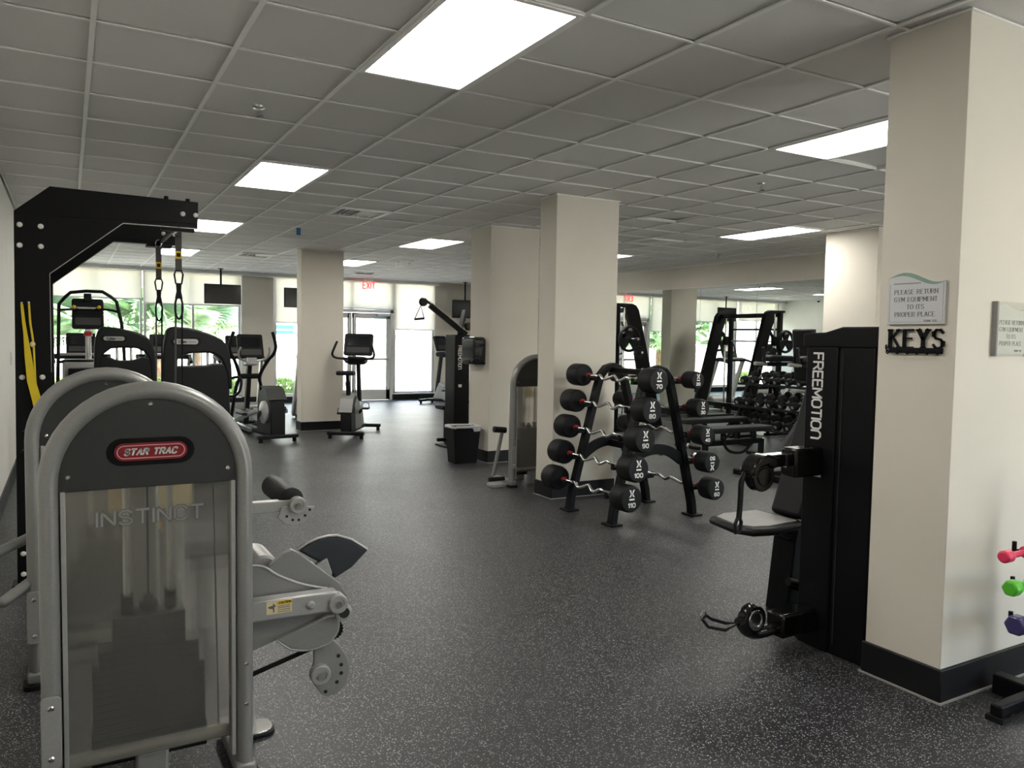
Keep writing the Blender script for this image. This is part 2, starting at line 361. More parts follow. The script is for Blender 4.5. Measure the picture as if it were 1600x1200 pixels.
child('header', MB().box(XL, 8.02, YB, YB+.2, H-.02, H+.1), 'paint', wb)
child('valance', MB().box(XL, 8.03, 13.95, YB, 2.865, H-.001), 'alu', wb, bev=.004)
for i, (a, b_) in enumerate(((3.30, 4.0), (8.02, XR))):
    child('base_strip', MB().box(a-.004, b_, YB-.035, YB-.02, 0, .15), 'base', wb)
structure('baseboard_left', MB().box(XL, XL+.014, YF, YB, 0, .15), 'base', 'black vinyl baseboard along the left wall', 'baseboard')
structure('baseboard_back', MB().box(XL+.06, 3.30, YB-.07, YB+.03, 0, .135).box(4.0, 4.83, YB-.07, YB+.03, 0, .135).box(6.9, 8.02, YB-.07, YB+.03, 0, .135), 'base', 'black baseboard under the far windows', 'baseboard')
# light switch on the left wall
tag(build('light_switch', MB().box(XL, XL+.012, 5.48, 5.56, 1.2, 1.33).box(XL+.012, XL+.018, 5.507, 5.533, 1.24, 1.29), 'white', bev=.002), 'small white light switch on the left wall', 'switch')

# mirror panels
mp = None
for k in range(8):
    y0 = 2.67 if k == 0 else 2.66+1.35*k; y1 = 2.66+1.35*(k+1)
    y1 = min(y1, 13.4)
    if k == 0: mp = Thing('wall_mirror', 'floor to ceiling wall mirror of tall panels behind the racks', 'mirror', (XR, 8, 0))
    mp.add('mirror_panel', MB().box(XR-.006, XR+.012, y0+.002, y1-.002, .015, 2.549), 'mirror')

# columns
def column(name_lab, x0, x1, y0, y1):
    o = structure('column', MB().box(x0, x1, y0, y1, 0, H+.02), 'paint', name_lab, 'column', bev=.004)
    e = .012
    child('base_strip', MB().box(x0-e, x1+e, y0-e, y1+e, .001, .15), 'base', o, bev=.006)
    child('floor_bead', MB().box(x0-e-.008, x1+e+.008, y0-e-.008, y1+e+.008, .0005, .008), 'caulk', o)
    child('ceiling_trim', MB().box(x0-.012, x1+.012, y0-.012, y1+.012, H-.004, H+.004), 'tbar', o)
    return o
column('nearest beige column with the gym equipment signs', 3.14, 3.86, -2.10, -1.735)
column('middle beige column behind the curl bar rack', 3.955, 4.69, 2.30, 2.60)
column('beige column holding the paper towel dispenser', 4.42, 5.12, 4.51, 5.05)
column('far beige column beside the upright bike', 3.165, 3.86, 8.62, 8.91)
column('beige column seen only in the mirror', 8.24, 8.95, 8.62, 8.91)
column('beige column at the near end of the mirror', 8.22, 9.92, 1.92, 2.66)

# windows: frames, panes, roller shades, all on the far wall
def window(n, x0, x1, mull, shade_z, lab, z0=.15):
    w = Thing('window_%d' % n, lab, 'window', ((x0+x1)/2, YB+.06, 0), kind='structure')
    f = MB(); t = .05
    for x in [x0+t/2, x1-t/2]+mull: f.box(x-t/2, x+t/2, YB+.02, YB+.12, z0, H-.02)
    f.box(x0, x1, YB+.02, YB+.12, z0, z0+.05).box(x0, x1, YB+.02, YB+.12, H-.08, H-.02)
    fr = w.add('window_frame', f, 'alu', bev=.003)
    xs = [x0]+mull+[x1]
    for a, b_ in zip(xs[:-1], xs[1:]): w.add('pane', MB().box(a+.02, b_-.02, YB+.065, YB+.071, z0+.03, H-.04), 'glass')
    w.add('window_sill', MB().box(x0, x1, YB-.09, YB+.03, z0-.015, z0+.012), 'paint_white', bev=.004)
    if shade_z:
        s = w.add('roller_shade', MB().box(x0+.02, x1-.02, YB-.052, YB-.050, shade_z, 2.868), 'shade')
        w.add('shade_bar', MB().box(x0+.02, x1-.02, YB-.058, YB-.044, shade_z-.022, shade_z+.002), 'alu', s)
    return w
window(1, XL+.06, 1.27, [.33], 2.28, 'far window at the left with a raised shade and palms outside')
window(2, 1.30, 3.28, [2.28], 2.20, 'far window behind the hanging television with a half raised shade')
window(3, 4.02, 4.84, [], 1.86, 'narrow far window between the pier and the far column')
window(4, 6.93, 8.01, [], 1.755, 'narrow far window to the right of the glass doors')
# double door with transom
d = Thing('door_1', 'double glass exit door in a pale metal frame', 'door', (5.86, YB+.05, 0), kind='structure')
f = MB().box(4.86, 4.93, YB, YB+.12, 0, H-.02).box(6.84, 6.92, YB, YB+.12, 0, H-.02).box(4.86, 6.92, YB, YB+.12, 2.14, 2.22).box(4.86, 6.92, YB, YB+.12, H-.08, H-.02).box(5.86-.03, 5.86+.03, YB+.01, YB+.11, 2.2, H-.03)
d.add('door_frame', f, 'alu', bev=.003)
d.add('transom_pane', MB().box(4.92, 6.85, YB+.06, YB+.066, 2.2, H-.06), 'glass')
s = d.add('roller_shade', MB().box(4.88, 6.90, YB-.052, YB-.050, 2.24, 2.868), 'shade')
d.add('shade_bar', MB().box(4.88, 6.90, YB-.058, YB-.044, 2.22, 2.242), 'alu', s)
for x0, x1, hs in ((4.935, 5.852, 1), (5.868, 6.835, -1)):
    lf = MB()
    lf.box(x0, x0+.10, YB+.02, YB+.065, .01, 2.13).box(x1-.10, x1, YB+.02, YB+.065, .01, 2.13)
    lf.box(x0, x1, YB+.02, YB+.065, .01, .26).box(x0, x1, YB+.02, YB+.065, 2.0, 2.13)
    leaf = d.add('door_leaf', lf, 'alu', bev=.003)
    d.add('pane', MB().box(x0+.09, x1-.09, YB+.04, YB+.046, .24, 2.02), 'glass', leaf)
    d.add('push_bar', MB().box(x0+.04, x1-.04, YB-.045, YB-.01, .98, 1.03).box(x0+.04, x0+.10, YB-.03, YB+.02, .97, 1.04).box(x1-.1, x1-.04, YB-.03, YB+.02, .97, 1.04), 'steel', leaf)
    xm = x1-.05 if hs > 0 else x0+.05
    d.add('vertical_rod', MB().cyl((xm, YB-.005, .1), (xm, YB-.005, 2.05), .012).box(xm-.03, xm+.03, YB-.02, YB+.02, .1, .2).box(xm-.025, xm+.025, YB-.02, YB+.02, 1.98, 2.1), 'steel', leaf)
    d.add('door_closer', MB().box(x1-.36 if hs < 0 else x0+.03, x1-.03 if hs < 0 else x0+.36, YB-.07, YB+.01, 2.06, 2.12), 'steel', leaf, bev=.006)

# ------------------------------------------------------------------ ceiling: grid, tiles, lights, vents
I0, I1, J0, J1 = -2, 17, -12, 23
LIGHTS = {(2, -8): 'ceiling light panel behind the viewpoint on the left', (2, -2): 'largest ceiling light panel, cut by the top edge of the photo',
 (2, 4): 'ceiling light panel second from the viewpoint in the left row', (2, 10): 'ceiling light panel third in the left row beside the black rig arm',
 (2, 16): 'farthest ceiling light panel of the left row seen behind the straps', (7, -8): 'ceiling light panel behind the viewpoint in the middle row',
 (7, -2): 'ceiling light panel cut off by the nearest column', (7, 10): 'ceiling light panel left of the paper towel column',
 (7, 16): 'farthest ceiling light panel beside the far column', (12, -2): 'ceiling light panel hidden behind the nearest column',
 (12, 4): 'wide ceiling light panel in front of the mirror header', (12, 10): 'ceiling light panel peeking out right of the middle column', (12, 16): 'ceiling light panel in the far right corner'}
VENTS = {(4, 7): 'slotted ceiling vent beside the blue tape', (4, 16): 'small far ceiling vent above the hanging television', (11, 7): 'square ceiling vent right of the middle column'}
ceil = structure('ceiling', MB().box(XL-.1, XR+.1, YF-.1, YB+.2, H+.10, H+.22), 'darkvoid', 'suspended ceiling of square grey tiles in a metal grid', 'ceiling')
tb = MB()
for i in range(I0+1, I1+1):
    x = i*G
    if XL < x < XR: tb.box(x-.012, x+.012, YF, 13.97, H, H+.006).box(x-.002, x+.002, YF, 13.97, H+.006, H+.04)
child('main_tees', tb, 'tbar', ceil)
tb = MB()
for j in range(J0+1, J1+1):
    y = j*G
    if YF < y < 13.97:
        cuts = sorted(i*G for (i, jj) in LIGHTS if jj+1 == j); xa = XL
        for cx_ in cuts: tb.box(xa, cx_, y-.0075, y+.0075, H+.0005, H+.006); xa = cx_+G
        tb.box(xa, XR, y-.0075, y+.0075, H+.0005, H+.006)
tb.box(XL, XR, 13.93, 13.96, H, H+.03).box(XL, XL+.02, YF, 13.96, H, H+.03).box(XR-.02, XR+.01, YF, 13.96, H, H+.03)
child('cross_tees', tb, 'tbar', ceil)
TILE = MB().box(-G/2+.003, G/2-.003, -G/2+.005, G/2-.005, 0, .023)
used = set()
for (i, j) in LIGHTS: used |= {(i, j), (i, j+1)}
used |= set(VENTS)
HOLE = {(9, 4): (.03, -.05), (8, -1): (.02, .03)}
cells = []
for i in range(I0, I1):
    for j in range(J0, J1):
        if (i, j) in used: continue
        x0, x1, y0, y1 = max(i*G, XL), min((i+1)*G, XR), max(j*G, YF), min((j+1)*G, 13.95)
        if x1-x0 < .03 or y1-y0 < .03: continue
        c = Vector(((x0+x1)/2, (y0+y1)/2, H)); v = c-CAM; dep = v.dot(fw)
        inv = dep > .3 and abs(v.dot(r2)/dep) < .72 and abs(v.dot(u2)/dep) < .56
        cells.append((0 if inv else 1, v.length, i, j, x0, x1, y0, y1))
cells.sort()
tile_mesh = None; rest = MB()
for k, (inv, dist, i, j, x0, x1, y0, y1) in enumerate(cells):
    full = x1-x0 > G-.01 and y1-y0 > G-.01
    cx, cy = (x0+x1)/2, (y0+y1)/2
    if k < 300:
        if full and tile_mesh is not None:
            o = bpy.data.objects.new('ceiling_tile', tile_mesh); COL.objects.link(o); o.parent = ceil
        else:
            o = child('ceiling_tile', TILE if full else MB().box(-(x1-x0)/2+.003, (x1-x0)/2-.003, -(y1-y0)/2+.005, (y1-y0)/2-.005, 0, .023), 'tile', ceil)
            if full: tile_mesh = o.data
        o.location = (cx, cy, H+.013)
        if (i, j) in HOLE:
            a, b_ = HOLE[(i, j)]; o.rotation_euler = (a, b_, .02); o.location = (cx+.03, cy+.02, H+.03)
    else: rest.box(x0+.003, x1-.003, y0+.005, y1-.005, H+.013, H+.036)
o = child('ceiling_tiles', rest, 'tile', ceil); o['kind'] = 'stuff'
proto = None
for (i, j), lab in LIGHTS.items():
    x0, x1, y0, y1 = i*G, (i+1)*G, j*G, (j+2)*G
    cx, cy = (x0+x1)/2, (y0+y1)/2
    if proto is None:
        t = Thing('ceiling_light', lab, 'ceiling light', (cx, cy, H), group='recessed light panels', absolute=False)
        fr = MB(); a, b_ = G/2-.006, G-.006; w = .028
        fr.box(-a, a, -b_, -b_+w, -.004, .03).box(-a, a, b_-w, b_, -.004, .03).box(-a, -a+w, -b_+w, b_-w, -.004, .03).box(a-w, a, -b_+w, b_-w, -.004, .03)
        t.add('frame', fr, 'tbar', bev=.002)
        t.add('diffuser', MB().box(-a+w, a-w, -b_+w, b_-w, .002, .008), 'panel'); proto = t.e
        t.add('housing', MB().box(-a+.01, a-.01, -b_+.01, b_-.01, .035, .09), 'tbar')
    else:
        c = copy_tree(proto); c.location = (cx, cy, H); c['label'] = lab
for (i, j), lab in VENTS.items():
    t = Thing('ceiling_vent', lab, 'vent', ((i+.5)*G, (j+.5)*G, H), group='ceiling vents', absolute=False)
    a = G/2-.008
    t.add('frame', MB().box(-a, a, -a, -a+.05, -.005, .02).box(-a, a, a-.05, a, -.005, .02).box(-a, -a+.05, -a+.05, a-.05, -.005, .02).box(a-.05, a, -a+.05, a-.05, -.005, .02), 'tbar', bev=.002)
    t.add('duct', MB().box(-a+.02, a-.02, -a+.02, a-.02, .06, .08), 'darkvoid')
    for q in range(9):
        x = -a+.09+q*(2*a-.18)/8
        t.add('louver', MB().bar((x, -a+.05, .015), (x, a-.05, .015), .004, .03, (.7 if q < 5 else -.7, 0, 1)), 'tbar')
for k, (x, y, lab) in enumerate(((1.5, 1.55, 'ceiling sprinkler head nearest the viewpoint'), (8.48, 1.48, 'ceiling sprinkler head right of the middle column'), (8.57, 15.9, 'far ceiling sprinkler head beside the smoke detector'), (14.5, 8.5, 'ceiling sprinkler head in front of the mirror header'))):
    t = Thing('sprinkler', lab, 'sprinkler', (x*G, y*G, H), group='ceiling sprinklers', absolute=False)
    t.add('escutcheon', MB().lathe((0, 0, .008), (0, 0, -1), [(0, .04), (.012, .036), (.016, .018)]), 'steel')
    t.add('deflector', MB().cyl((0, 0, -.005), (0, 0, -.045), .006).cyl((0, 0, -.045), (0, 0, -.05), .03, n=12).bar((-.014, 0, -.01), (-.014, 0, -.045), .005, .005).bar((.014, 0, -.01), (.014, 0, -.045), .005, .005), 'chrome')
t = Thing('smoke_detector', 'round white smoke detector on the far ceiling', 'detector', (8.62*G, 15.1*G, H), absolute=False)
t.add('housing', MB().lathe((0, 0, .004), (0, 0, -1), [(0, .07), (.02, .068), (.035, .045), (.05, .04), (.055, .02)]), 'tbar')
t.add('sensor', MB().cyl((0, 0, -.05), (0, 0, -.062), .012), 'charcoal')
t = Thing('air_diffuser', 'small dark return grille near the exit sign', 'vent', (9.04*G, 20.4*G, H), absolute=False)
t.add('frame', MB().box(-.2, .2, -.09, .09, -.012, .008), 'steel', bev=.004)
for q in range(5): t.add('slat', MB().box(-.18, .18, -.07+q*.032, -.06+q*.032, -.018, -.011), 'charcoal')
tag(build('tape_tag', MB().box(4.07*G-.02, 4.07*G+.035, 10.1*G-.001, 10.1*G+.001, H-.09, H+.002), 'bluetape'), 'scrap of blue tape hanging from the ceiling grid', 'tape')
t = Thing('security_camera', 'small dome security camera on the ceiling in the far left corner', 'camera', (9.3, 0, H), absolute=False); t.e.location = (-.5, 12.6, H)
t.add('base', MB().lathe((0, 0, .004), (0, 0, -1), [(0, .06), (.03, .058), (.035, .05)]), 'white'); t.add('dome', MB().ball((0, 0, -.035), .045), 'blackgloss')
# exit sign
t = Thing('exit_sign', 'red exit sign above the glass doors', 'exit sign', (6.09, 14.1, H-.28), absolute=False)
t.e.location = (6.08, 13.75, 2.66)
t.add('panel', mb_ := MB().box(-.15, .15, -.006, .006, 0, .20), 'acrylic')
t.add('canopy', MB().box(-.10, .10, -.02, .02, .20, .272), 'white', bev=.004)
t.add('lettering', text_mb('EXIT', .15, .022, (0, -.008, .1), (1, 0, 0), (0, 0, 1), xs=.72, gap=1.6), 'exit')

# ------------------------------------------------------------------ outdoors
structure('ground', MB().box(-30, 40, YB+.26, 60, -.2, -.06).box(-30, 40, -40, YF-.2, -.2, -.06), 'concrete', 'sunlit pale paving outside the building', 'ground')
g = Thing('boundary_wall', 'low white boundary wall outside the windows', 'wall', (5, 21, -.06))
g.add('wall_body', MB().box(-20, 30, 21, 21.25, -.06, 1.62), 'whitewall'); g.add('coping', MB().box(-20, 30, 20.95, 21.3, 1.62, 1.70), 'whitewall', bev=.01)
def fence(x0, x1, y, h, lab):
    t = Thing('chain_link_fence', lab, 'fence', ((x0+x1)/2, y, -.06)); nseg = max(1, round((x1-x0)/2.4))
    for k in range(nseg+1):
        x = x0+(x1-x0)*k/nseg; t.add('post', MB().cyl((x, y, -.06), (x, y, h+.04), .03, n=8), 'galv')
    t.add('top_rail', MB().cyl((x0, y, h), (x1, y, h), .02, n=8), 'galv')
    w = MB(); st = .075; L = x1-x0; nn = int((L+h)/st)
    for k in range(nn):
        for sg in (1, -1):
            a = -h+k*st
            s0, s1 = max(a, 0), min(a+h, L)
            if s1 <= s0: continue
            p = lambda q: ((x0+q) if sg > 0 else (x1-q), y+.004*sg, q-a)
            w.bar(p(s0), p(s1), .006, .006)
    o = t.add('wire_mesh', w, 'galv'); o['kind'] = 'stuff'
fence(-3.5, 1.6, 17.2, 1.45, 'grey chain link fence outside the left window')
fence(4.6, 10.5, 17.6, 1.05, 'low chain link fence outside the glass doors')
def blob_leaves(c, r, n, size, rng):
    mb = MB()
    for _ in range(n):
        u = rng.uniform(-1, 1); a = rng.uniform(0, 2*PI); q = rng.uniform(.75, 1.)
        s_ = math.sqrt(1-u*u); p = Vector((c[0]+r[0]*q*s_*math.cos(a), c[1]+r[1]*q*s_*math.sin(a), c[2]+r[2]*q*u))
        d1 = Vector((rng.gauss(0, 1), rng.gauss(0, 1), rng.gauss(0, 1))).normalized(); d2 = d1.orthogonal().normalized()
        k = size*rng.uniform(.6, 1.2); mb.add([p-d1*k, p+d2*k*.4, p+d1*k, p-d2*k*.4], [(0, 1, 2, 3)])
    return mb
rng = random.Random(3)
def shrub(x, y, r, h, lab):
    t = Thing('shrub', lab, 'shrub', (x, y, -.06), group='shrubs outside the windows')
    o = t.add('foliage', blob_leaves((x, y, h*.5), (r, r, h*.55), 900, .07, rng), 'hedge'); o['kind'] = 'stuff'
    t.add('stem', MB().cyl((x, y, -.06), (x, y, h*.6), .03, n=6), 'trunk')
for x, y, r, h, lab in ((-.35, 15.5, .4, .55, 'bright low shrub outside the left window'), (1.6, 15.6, .45, .5, 'bright low shrub outside behind the hanging straps'), (3.05, 15.4, .4, .55, 'bright low shrub outside beside the far pier'), (4.45, 15.5, .4, .5, 'bright low shrub outside the narrow far window')):
    shrub(x, y, r, h, lab)
# fan palms
fr = MB(); nl = 22
for k in range(nl):
    a = -1.9+3.8*k/(nl-1); L = .75*(1-.12*abs(a)); d1 = Vector((math.sin(a), math.cos(a), 0)); sd_ = Vector((d1.y, -d1.x, 0))
    b0 = Vector((0, .55, 0)); p1 = b0+d1*L*.55+Vector((0, 0, .02)); p2 = b0+d1*L+Vector((0, 0, -.16))
    fr.add([b0, p1+sd_*.025, p2, p1-sd_*.025], [(0, 1, 2), (0, 2, 3)])
fr.bar((0, 0, 0), (0, .56, .0), .02, .015)
frond_mesh = None
def palm(x, y, h, nf, sc, lab):
    global frond_mesh
    t = Thing('palm', lab, 'palm', (x, y, -.06), group='palms outside the windows', absolute=False)
    t.add('trunk', MB().lathe((0, 0, 0), (0, 0, 1), [(0, .16), (h*.3, .12), (h*.6, .13), (h, .10)], 10), 'trunk')
    for k in range(nf):
        if frond_mesh is None: o = t.add('frond', fr, 'leaf'); frond_mesh = o.data
        else: o = bpy.data.objects.new('frond', frond_mesh); COL.objects.link(o); o.parent = t.e
        o.location = (0, 0, h); o.scale = (sc, sc, sc)
        o.rotation_euler = (rng.uniform(-.35, 1.15), rng.uniform(-.4, .4), 2*PI*k/nf*1.618+rng.uniform(-.3, .3))
for x, y, h, nf, sc, lab in ((-.9, 18.6, 1.9, 16, 1.25, 'fan palm outside at the left edge of the left window'), (.45, 19.0, 1.75, 18, 1.3, 'fan palm outside behind the stair climber'), (1.9, 18.4, 1.8, 18, 1.3, 'fan palm outside behind the hanging straps'), (3.0, 19.4, 1.7, 16, 1.2, 'fan palm outside left of the far pier')):
    palm(x, y, h, nf, sc, lab)
def bigbush(x, y, r, h, lab):
    t = Thing('bush', lab, 'bush', (x, y, -.06), group='bushes beyond the boundary wall')
    o = t.add('foliage', blob_leaves((x, y, h*.5), (r, r*.6, h*.52), 5000, .085, rng), 'leaf'); o['kind'] = 'stuff'
    t.add('stem', MB().cyl((x, y, -.06), (x, y, h*.6), .06, n=6), 'trunk')
for x, lab in ((-1.6, 'leafy bush beyond the white boundary wall, leftmost'), (.6, 'leafy bush beyond the boundary wall behind the stair climber'), (2.6, 'leafy bush beyond the boundary wall behind the straps'), (4.4, 'leafy bush beyond the boundary wall below the television')): bigbush(x, 22.6, 1.4, 2.9, lab)
b_ = Thing('building', 'pale neighbouring building with blue louvred shutters', 'building', (6, 27, -.06))
b_.add('facade', MB().box(-14, 22, 27, 30, -.06, 6.5), 'whitewall')
for x0 in (-6.5, -2.2, 3.6, 7.6, 10.9, 14.2):
    sh = b_.add('shutter', MB().box(x0, x0+1.5, 26.93, 27.02, 2.1, 3.9), 'blueslat')
    for q in range(9): b_.add('slat', MB().bar((x0+.06, 26.9, 2.2+q*.2), (x0+1.44, 26.9, 2.2+q*.2), .05, .13, (0, -.5, 1)), 'blueslat', sh)
p = Thing('paver_pile', 'stacked reddish pavers seen through the right far window', 'pavers', (10.2, 19.2, -.06))
for a in range(6):
    for c in range(9): p.add('paver', MB().box(9.2+a*.33+(c % 2)*.05, 9.51+a*.33+(c % 2)*.05, 19.0, 19.5, -.06+c*.125, .055+c*.125), 'paver', bev=.01)
t = Thing('street_sign', 'small blue lettered sign outside the narrow far window', 'sign', (5.1, 18.5, -.06))
t.add('board', MB().box(4.95, 5.5, 18.48, 18.5, 1.6, 1.85), 'bluetape'); t.add('post', MB().cyl((5.22, 18.52, -.06), (5.22, 18.52, 1.8), .025, n=8), 'galv')
t.add('stripe', MB().box(5.0, 5.45, 18.47, 18.48, 1.69, 1.73), 'white')
# ------------------------------------------------------------------ weight-stack machines with a rounded hoop tower
def bolt(c, r=.009, d=(0, -1, 0), h=.007): return MB().lathe(c, d, [(0, r), (h*.5, r*.95), (h, r*.5)], 10)
def tower(label, loc, lettered=True, group='grey hoop weight machines'):
    t = Thing('weight_machine', label, 'weight machine', loc, group=group, absolute=False)
    R = .2875; zc = 1.075
    path = [(-R, 0, .0), (-R, 0, .4), (-R, 0, .8)]+[(-R*math.cos(PI*i/24), 0, zc+R*math.sin(PI*i/24)) for i in range(25)]+[(R, 0, .8), (R, 0, .4), (R, 0, 0)]
    hoop = t.add('hoop_frame', MB().tube(path, .03, .046, n=16, ref=(0, 1, 0)), 'silver', ang=60)
    ri = .268; arc = [(ri*math.cos(PI*i/28), zc-.005+ri*math.sin(PI*i/28)) for i in range(29)]
    sh = t.add('shroud', MB().prism(arc+[(-.262, 1.052), (.262, 1.052)], -.022, .03), 'charcoal', bev=.003)
    for x, z in ((-.235, 1.098), (0, zc+.245), (.235, 1.098)): t.add('screw', bolt((x, -.022, z), .008), 'chrome', sh)
    if lettered:
        cz = 1.168
        t.add('badge_recess', MB().prism([(x, cz+z) for x, z in stadium(.26, .088)], -.0235, -.02), 'black', sh)
        bd = t.add('badge', MB().prism([(x, cz+z) for x, z in stadium(.215, .056)], -.027, -.023), 'badge', label='red badge with pale lettering')
        rim = [Vector((x, -.0275, cz+z)) for x, z in stadium(.198, .040, 10)]
        t.add('badge_rim', MB().tube(rim, .0016, .001, n=6, closed=True, ref=(0, 1, 0)), 'pinkline', bd)
        t.add('lettering', text_mb('STAR TRAC', .0185, .0055, (0, -.0275, cz), (1, 0, 0), (0, 0, 1), xs=1.02, gap=1.75, ital=.28), 'white', bd)
    for s in (-1, 1):
        t.add('side_trim', MB().box(s*.250-.007, s*.250+.007, -.03, .03, .10, 1.055), 'silverlite', bev=.002)
    t.add('guard_panel', MB().box(-.243, .243, -.004, .002, .16, 1.06), 'frost', label='smoked translucent guard panel')
    if lettered:
        t.add('lettering', text_mb('INSTINCT', .044, .0110, (0.0, -.0045, .955), (1, 0, 0), (0, 0, 1), depth=.0006, xs=1.25, gap=1.5), 'greyprint')
        t.add('lettering', text_mb('INSTINCT', .044, .0062, (0.0, -.0053, .955), (1, 0, 0), (0, 0, 1), depth=.0004, xs=1.25, gap=1.5), 'instinct')
    t.add('crossbar', MB().cyl((-.262, .04, .165), (.262, .04, .165), .022), 'silver')
    t.add('front_post', MB().box(-.05, .05, .03, .09, 0, .15), 'silver', bev=.01)
    t.add('top_bar', MB().box(-.262, .262, .05, .11, 1.06, 1.11), 'silver', bev=.006)
    # weight stack, one plate at a time
    zz = .19
    for n_, w, th in ((9, .175, .024), (3, .155, .026), (4, .112, .028)):
        proto_p = None
        for q in range(n_):
            if proto_p is None:
                pm = MB().box(-w, w, .095, .205, .0008, th-.0008).cyl((0, .096, th/2), (0, .0935, th/2), .0045, n=8)
                o = t.add('weight_plate', pm, 'iron', bev=.0015); proto_p = o
            else:
                o = proto_p.copy(); COL.objects.link(o); o.parent = t.e
            o.location = (0, 0, zz); zz += th
    for x in (-.066, .07):
        t.add('guide_rod', MB().cyl((x, .15, .1), (x, .15, 1.03), .011), 'steel'); t.add('bumper', MB().cyl((x, .15, zz), (x, .15, zz+.06), .02), 'rubber')
    t.add('stack_head', MB().cyl((0, .15, zz), (0, .15, zz+.03), .03).cyl((0, .15, zz+.03), (0, .15, zz+.055), .016), 'iron')
    t.add('cable', MB().cyl((0, .15, zz+.05), (0, .15, 1.03), .003, n=6), 'black')
    t.add('side_cable', MB().cyl((.214, .06, .17), (.20, .06, 1.03), .0025, n=6), 'black')
    t.add('lower_pad', MB().box(-.18, .18, .09, .21, .1, .188), 'rubber', bev=.004)
    t.add('instruction_placard', MB().box(-.11, .17, .36, .366, .90, 1.07), 'cream'); t.add('warning_label', MB().box(-.03, .06, .352, .358, .825, .865), 'orange')
    br = t.add('bracket', MB().prism(rrect(-.318, -.262, .20, .43, .015), -.054, -.046), 'silverlite', bev=.003)
    for z in (.235, .395): t.add('screw', bolt((-.29, -.054, z), .010), 'chrome', br)
    t.add('screw', bolt((.2875, -.047, .42), .008), 'chrome'); t.add('screw', bolt((.2875, -.047, .28), .008), 'chrome')
    for s in (-1, 1):
        t.add('base_rail', MB().box(s*.2875-.035, s*.2875+.035, -.05, .34, .02, .07), 'silver', bev=.012)
        t.add('foot', MB().prism(rrect(s*.2875-.05, s*.2875+.05, -.07, .04, .03), 0, .02, 'xy'), 'rubber')
    t.add('rear_post', MB().box(-.05, .05, .30, .38, 0, 1.05), 'silver', bev=.01)
    return t
m1 = tower('grey hoop weight machine in front with a red lettered badge', (.11, -1.28, 0))
# lever side of the front machine
a = m1.add
a('leg_arm', MB().bar((.25, .08, .931), (.49, .08, .931), .035, .042), 'silverlite', bev=.004)
q = a('roller_plate', MB().prism([(.486, .931), (.549, .921), (.54, .888), (.515, .866), (.48, .858), (.445, .866), (.418, .893), (.43, .93)], .052, .060), 'silverlite', bev=.002)
for x, z in ((.449, .895), (.47, .880), (.492, .878), (.515, .892), (.532, .912)): a('hole', MB().cyl((x, .0535, z), (x, .0505, z), .005, n=10), 'darkvoid', q)
a('hub', MB().lathe((.486, .06, .935), (0, -1, 0), [(0, .03), (.028, .03), (.031, .027), (.031, .019), (.027, .018)]), 'silverlite'); a('axle_cap', MB().cyl((.486, .026, .935), (.486, .022, .935), .011), 'chrome')
a('roller_pad', MB().lathe((.47, .066, .95), (0, 1, 0), [(0, .03), (.006, .044), (.30, .044), (.306, .03)]), 'vinyl')
a('seat_pad', MB().prism([(.533, .717), (.57, .738), (.609, .752), (.65, .757), (.687, .755), (.746, .733), (.80, .697), (.814, .684), (.747, .622), (.677, .587), (.648, .645), (.6, .671)], .22, .265), 'slate', bev=.008)
a('seat_edge', MB().tube([(.533, .222, .722), (.57, .222, .744), (.609, .222, .758), (.65, .222, .763), (.687, .222, .761), (.746, .222, .738), (.812, .222, .689)], .005, n=8), 'silverlite')
a('pad_bracket', MB().prism([(.60, .66), (.64, .68), (.66, .62), (.65, .58), (.58, .60)], .195, .21), 'silverlite', bev=.003)
a('inner_plate', MB().prism([(.41, .687), (.46, .728), (.495, .741), (.522, .724), (.682, .584), (.707, .538), (.697, .515), (.60, .50), (.40, .58)], .16, .19), 'silver', bev=.003)
a('outer_plate', MB().prism([(.30, .72), (.374, .708), (.41, .68), (.469, .648), (.54, .612), (.614, .59), (.661, .551), (.652, .477), (.425, .428), (.343, .402), (.30, .40)], .10, .125), 'silver', bev=.003)
a('plate_edge', MB().tube(smoothpath([(.30, .098, .72), (.374, .098, .710), (.43, .098, .668), (.52, .098, .622), (.614, .098, .592)], 4), .005, n=8), 'silverlite')
a('cam', MB().prism([(.418, .439), (.606, .494), (.647, .487), (.643, .432), (.615, .395), (.57, .383), (.533, .381), (.471, .395)], .07, .10), 'silver', bev=.003)
a('cam_edge', MB().tube(smoothpath([(.418, .078, .437), (.471, .078, .393), (.533, .078, .379), (.58, .078, .383), (.617, .078, .396), (.645, .078, .432), (.647, .078, .48)], 3), .006, n=8), 'silverlite')
bm_ = a('beam', MB().bar((.27, .045, .574), (.626, .045, .568), .06, .074), 'silverlite', bev=.006)
lb = a('caution_label', MB().box(.369, .458, .0135, .0148, .557, .602), 'cream', bm_, label='small yellow caution label')
a('caution_strip', MB().box(.405, .458, .0125, .0136, .589, .602), 'yellowlab', bm_); a('caution_text', text_mb('CAUTION', .0075, .0018, (.433, .0125, .5955), (1, 0, 0), (0, 0, 1), depth=.0005), 'black', bm_)
pic = MB()
for z in (.583, .577, .570, .563): pic.box(.407, .452, .0128, .0136, z-.0012, z+.0012)
pic.prism([(.374, .585), (.39, .588), (.392, .594), (.396, .594), (.396, .588), (.402, .588), (.402, .584), (.396, .582), (.396, .563), (.392, .563), (.39, .576), (.376, .579)], .0128, .0136)
a('caution_print', pic, 'greyprint', bm_)
a('screw', bolt((.527, .014, .569), .016, h=.012), 'silverlite', bm_)
a('hub', MB().lathe((.626, .055, .56), (0, -1, 0), [(0, .036), (.053, .036), (.057, .032), (.057, .022), (.052, .021)]), 'silverlite'); a('axle_cap', MB().cyl((.626, .0, .56), (.626, -.006, .56), .012), 'chrome')
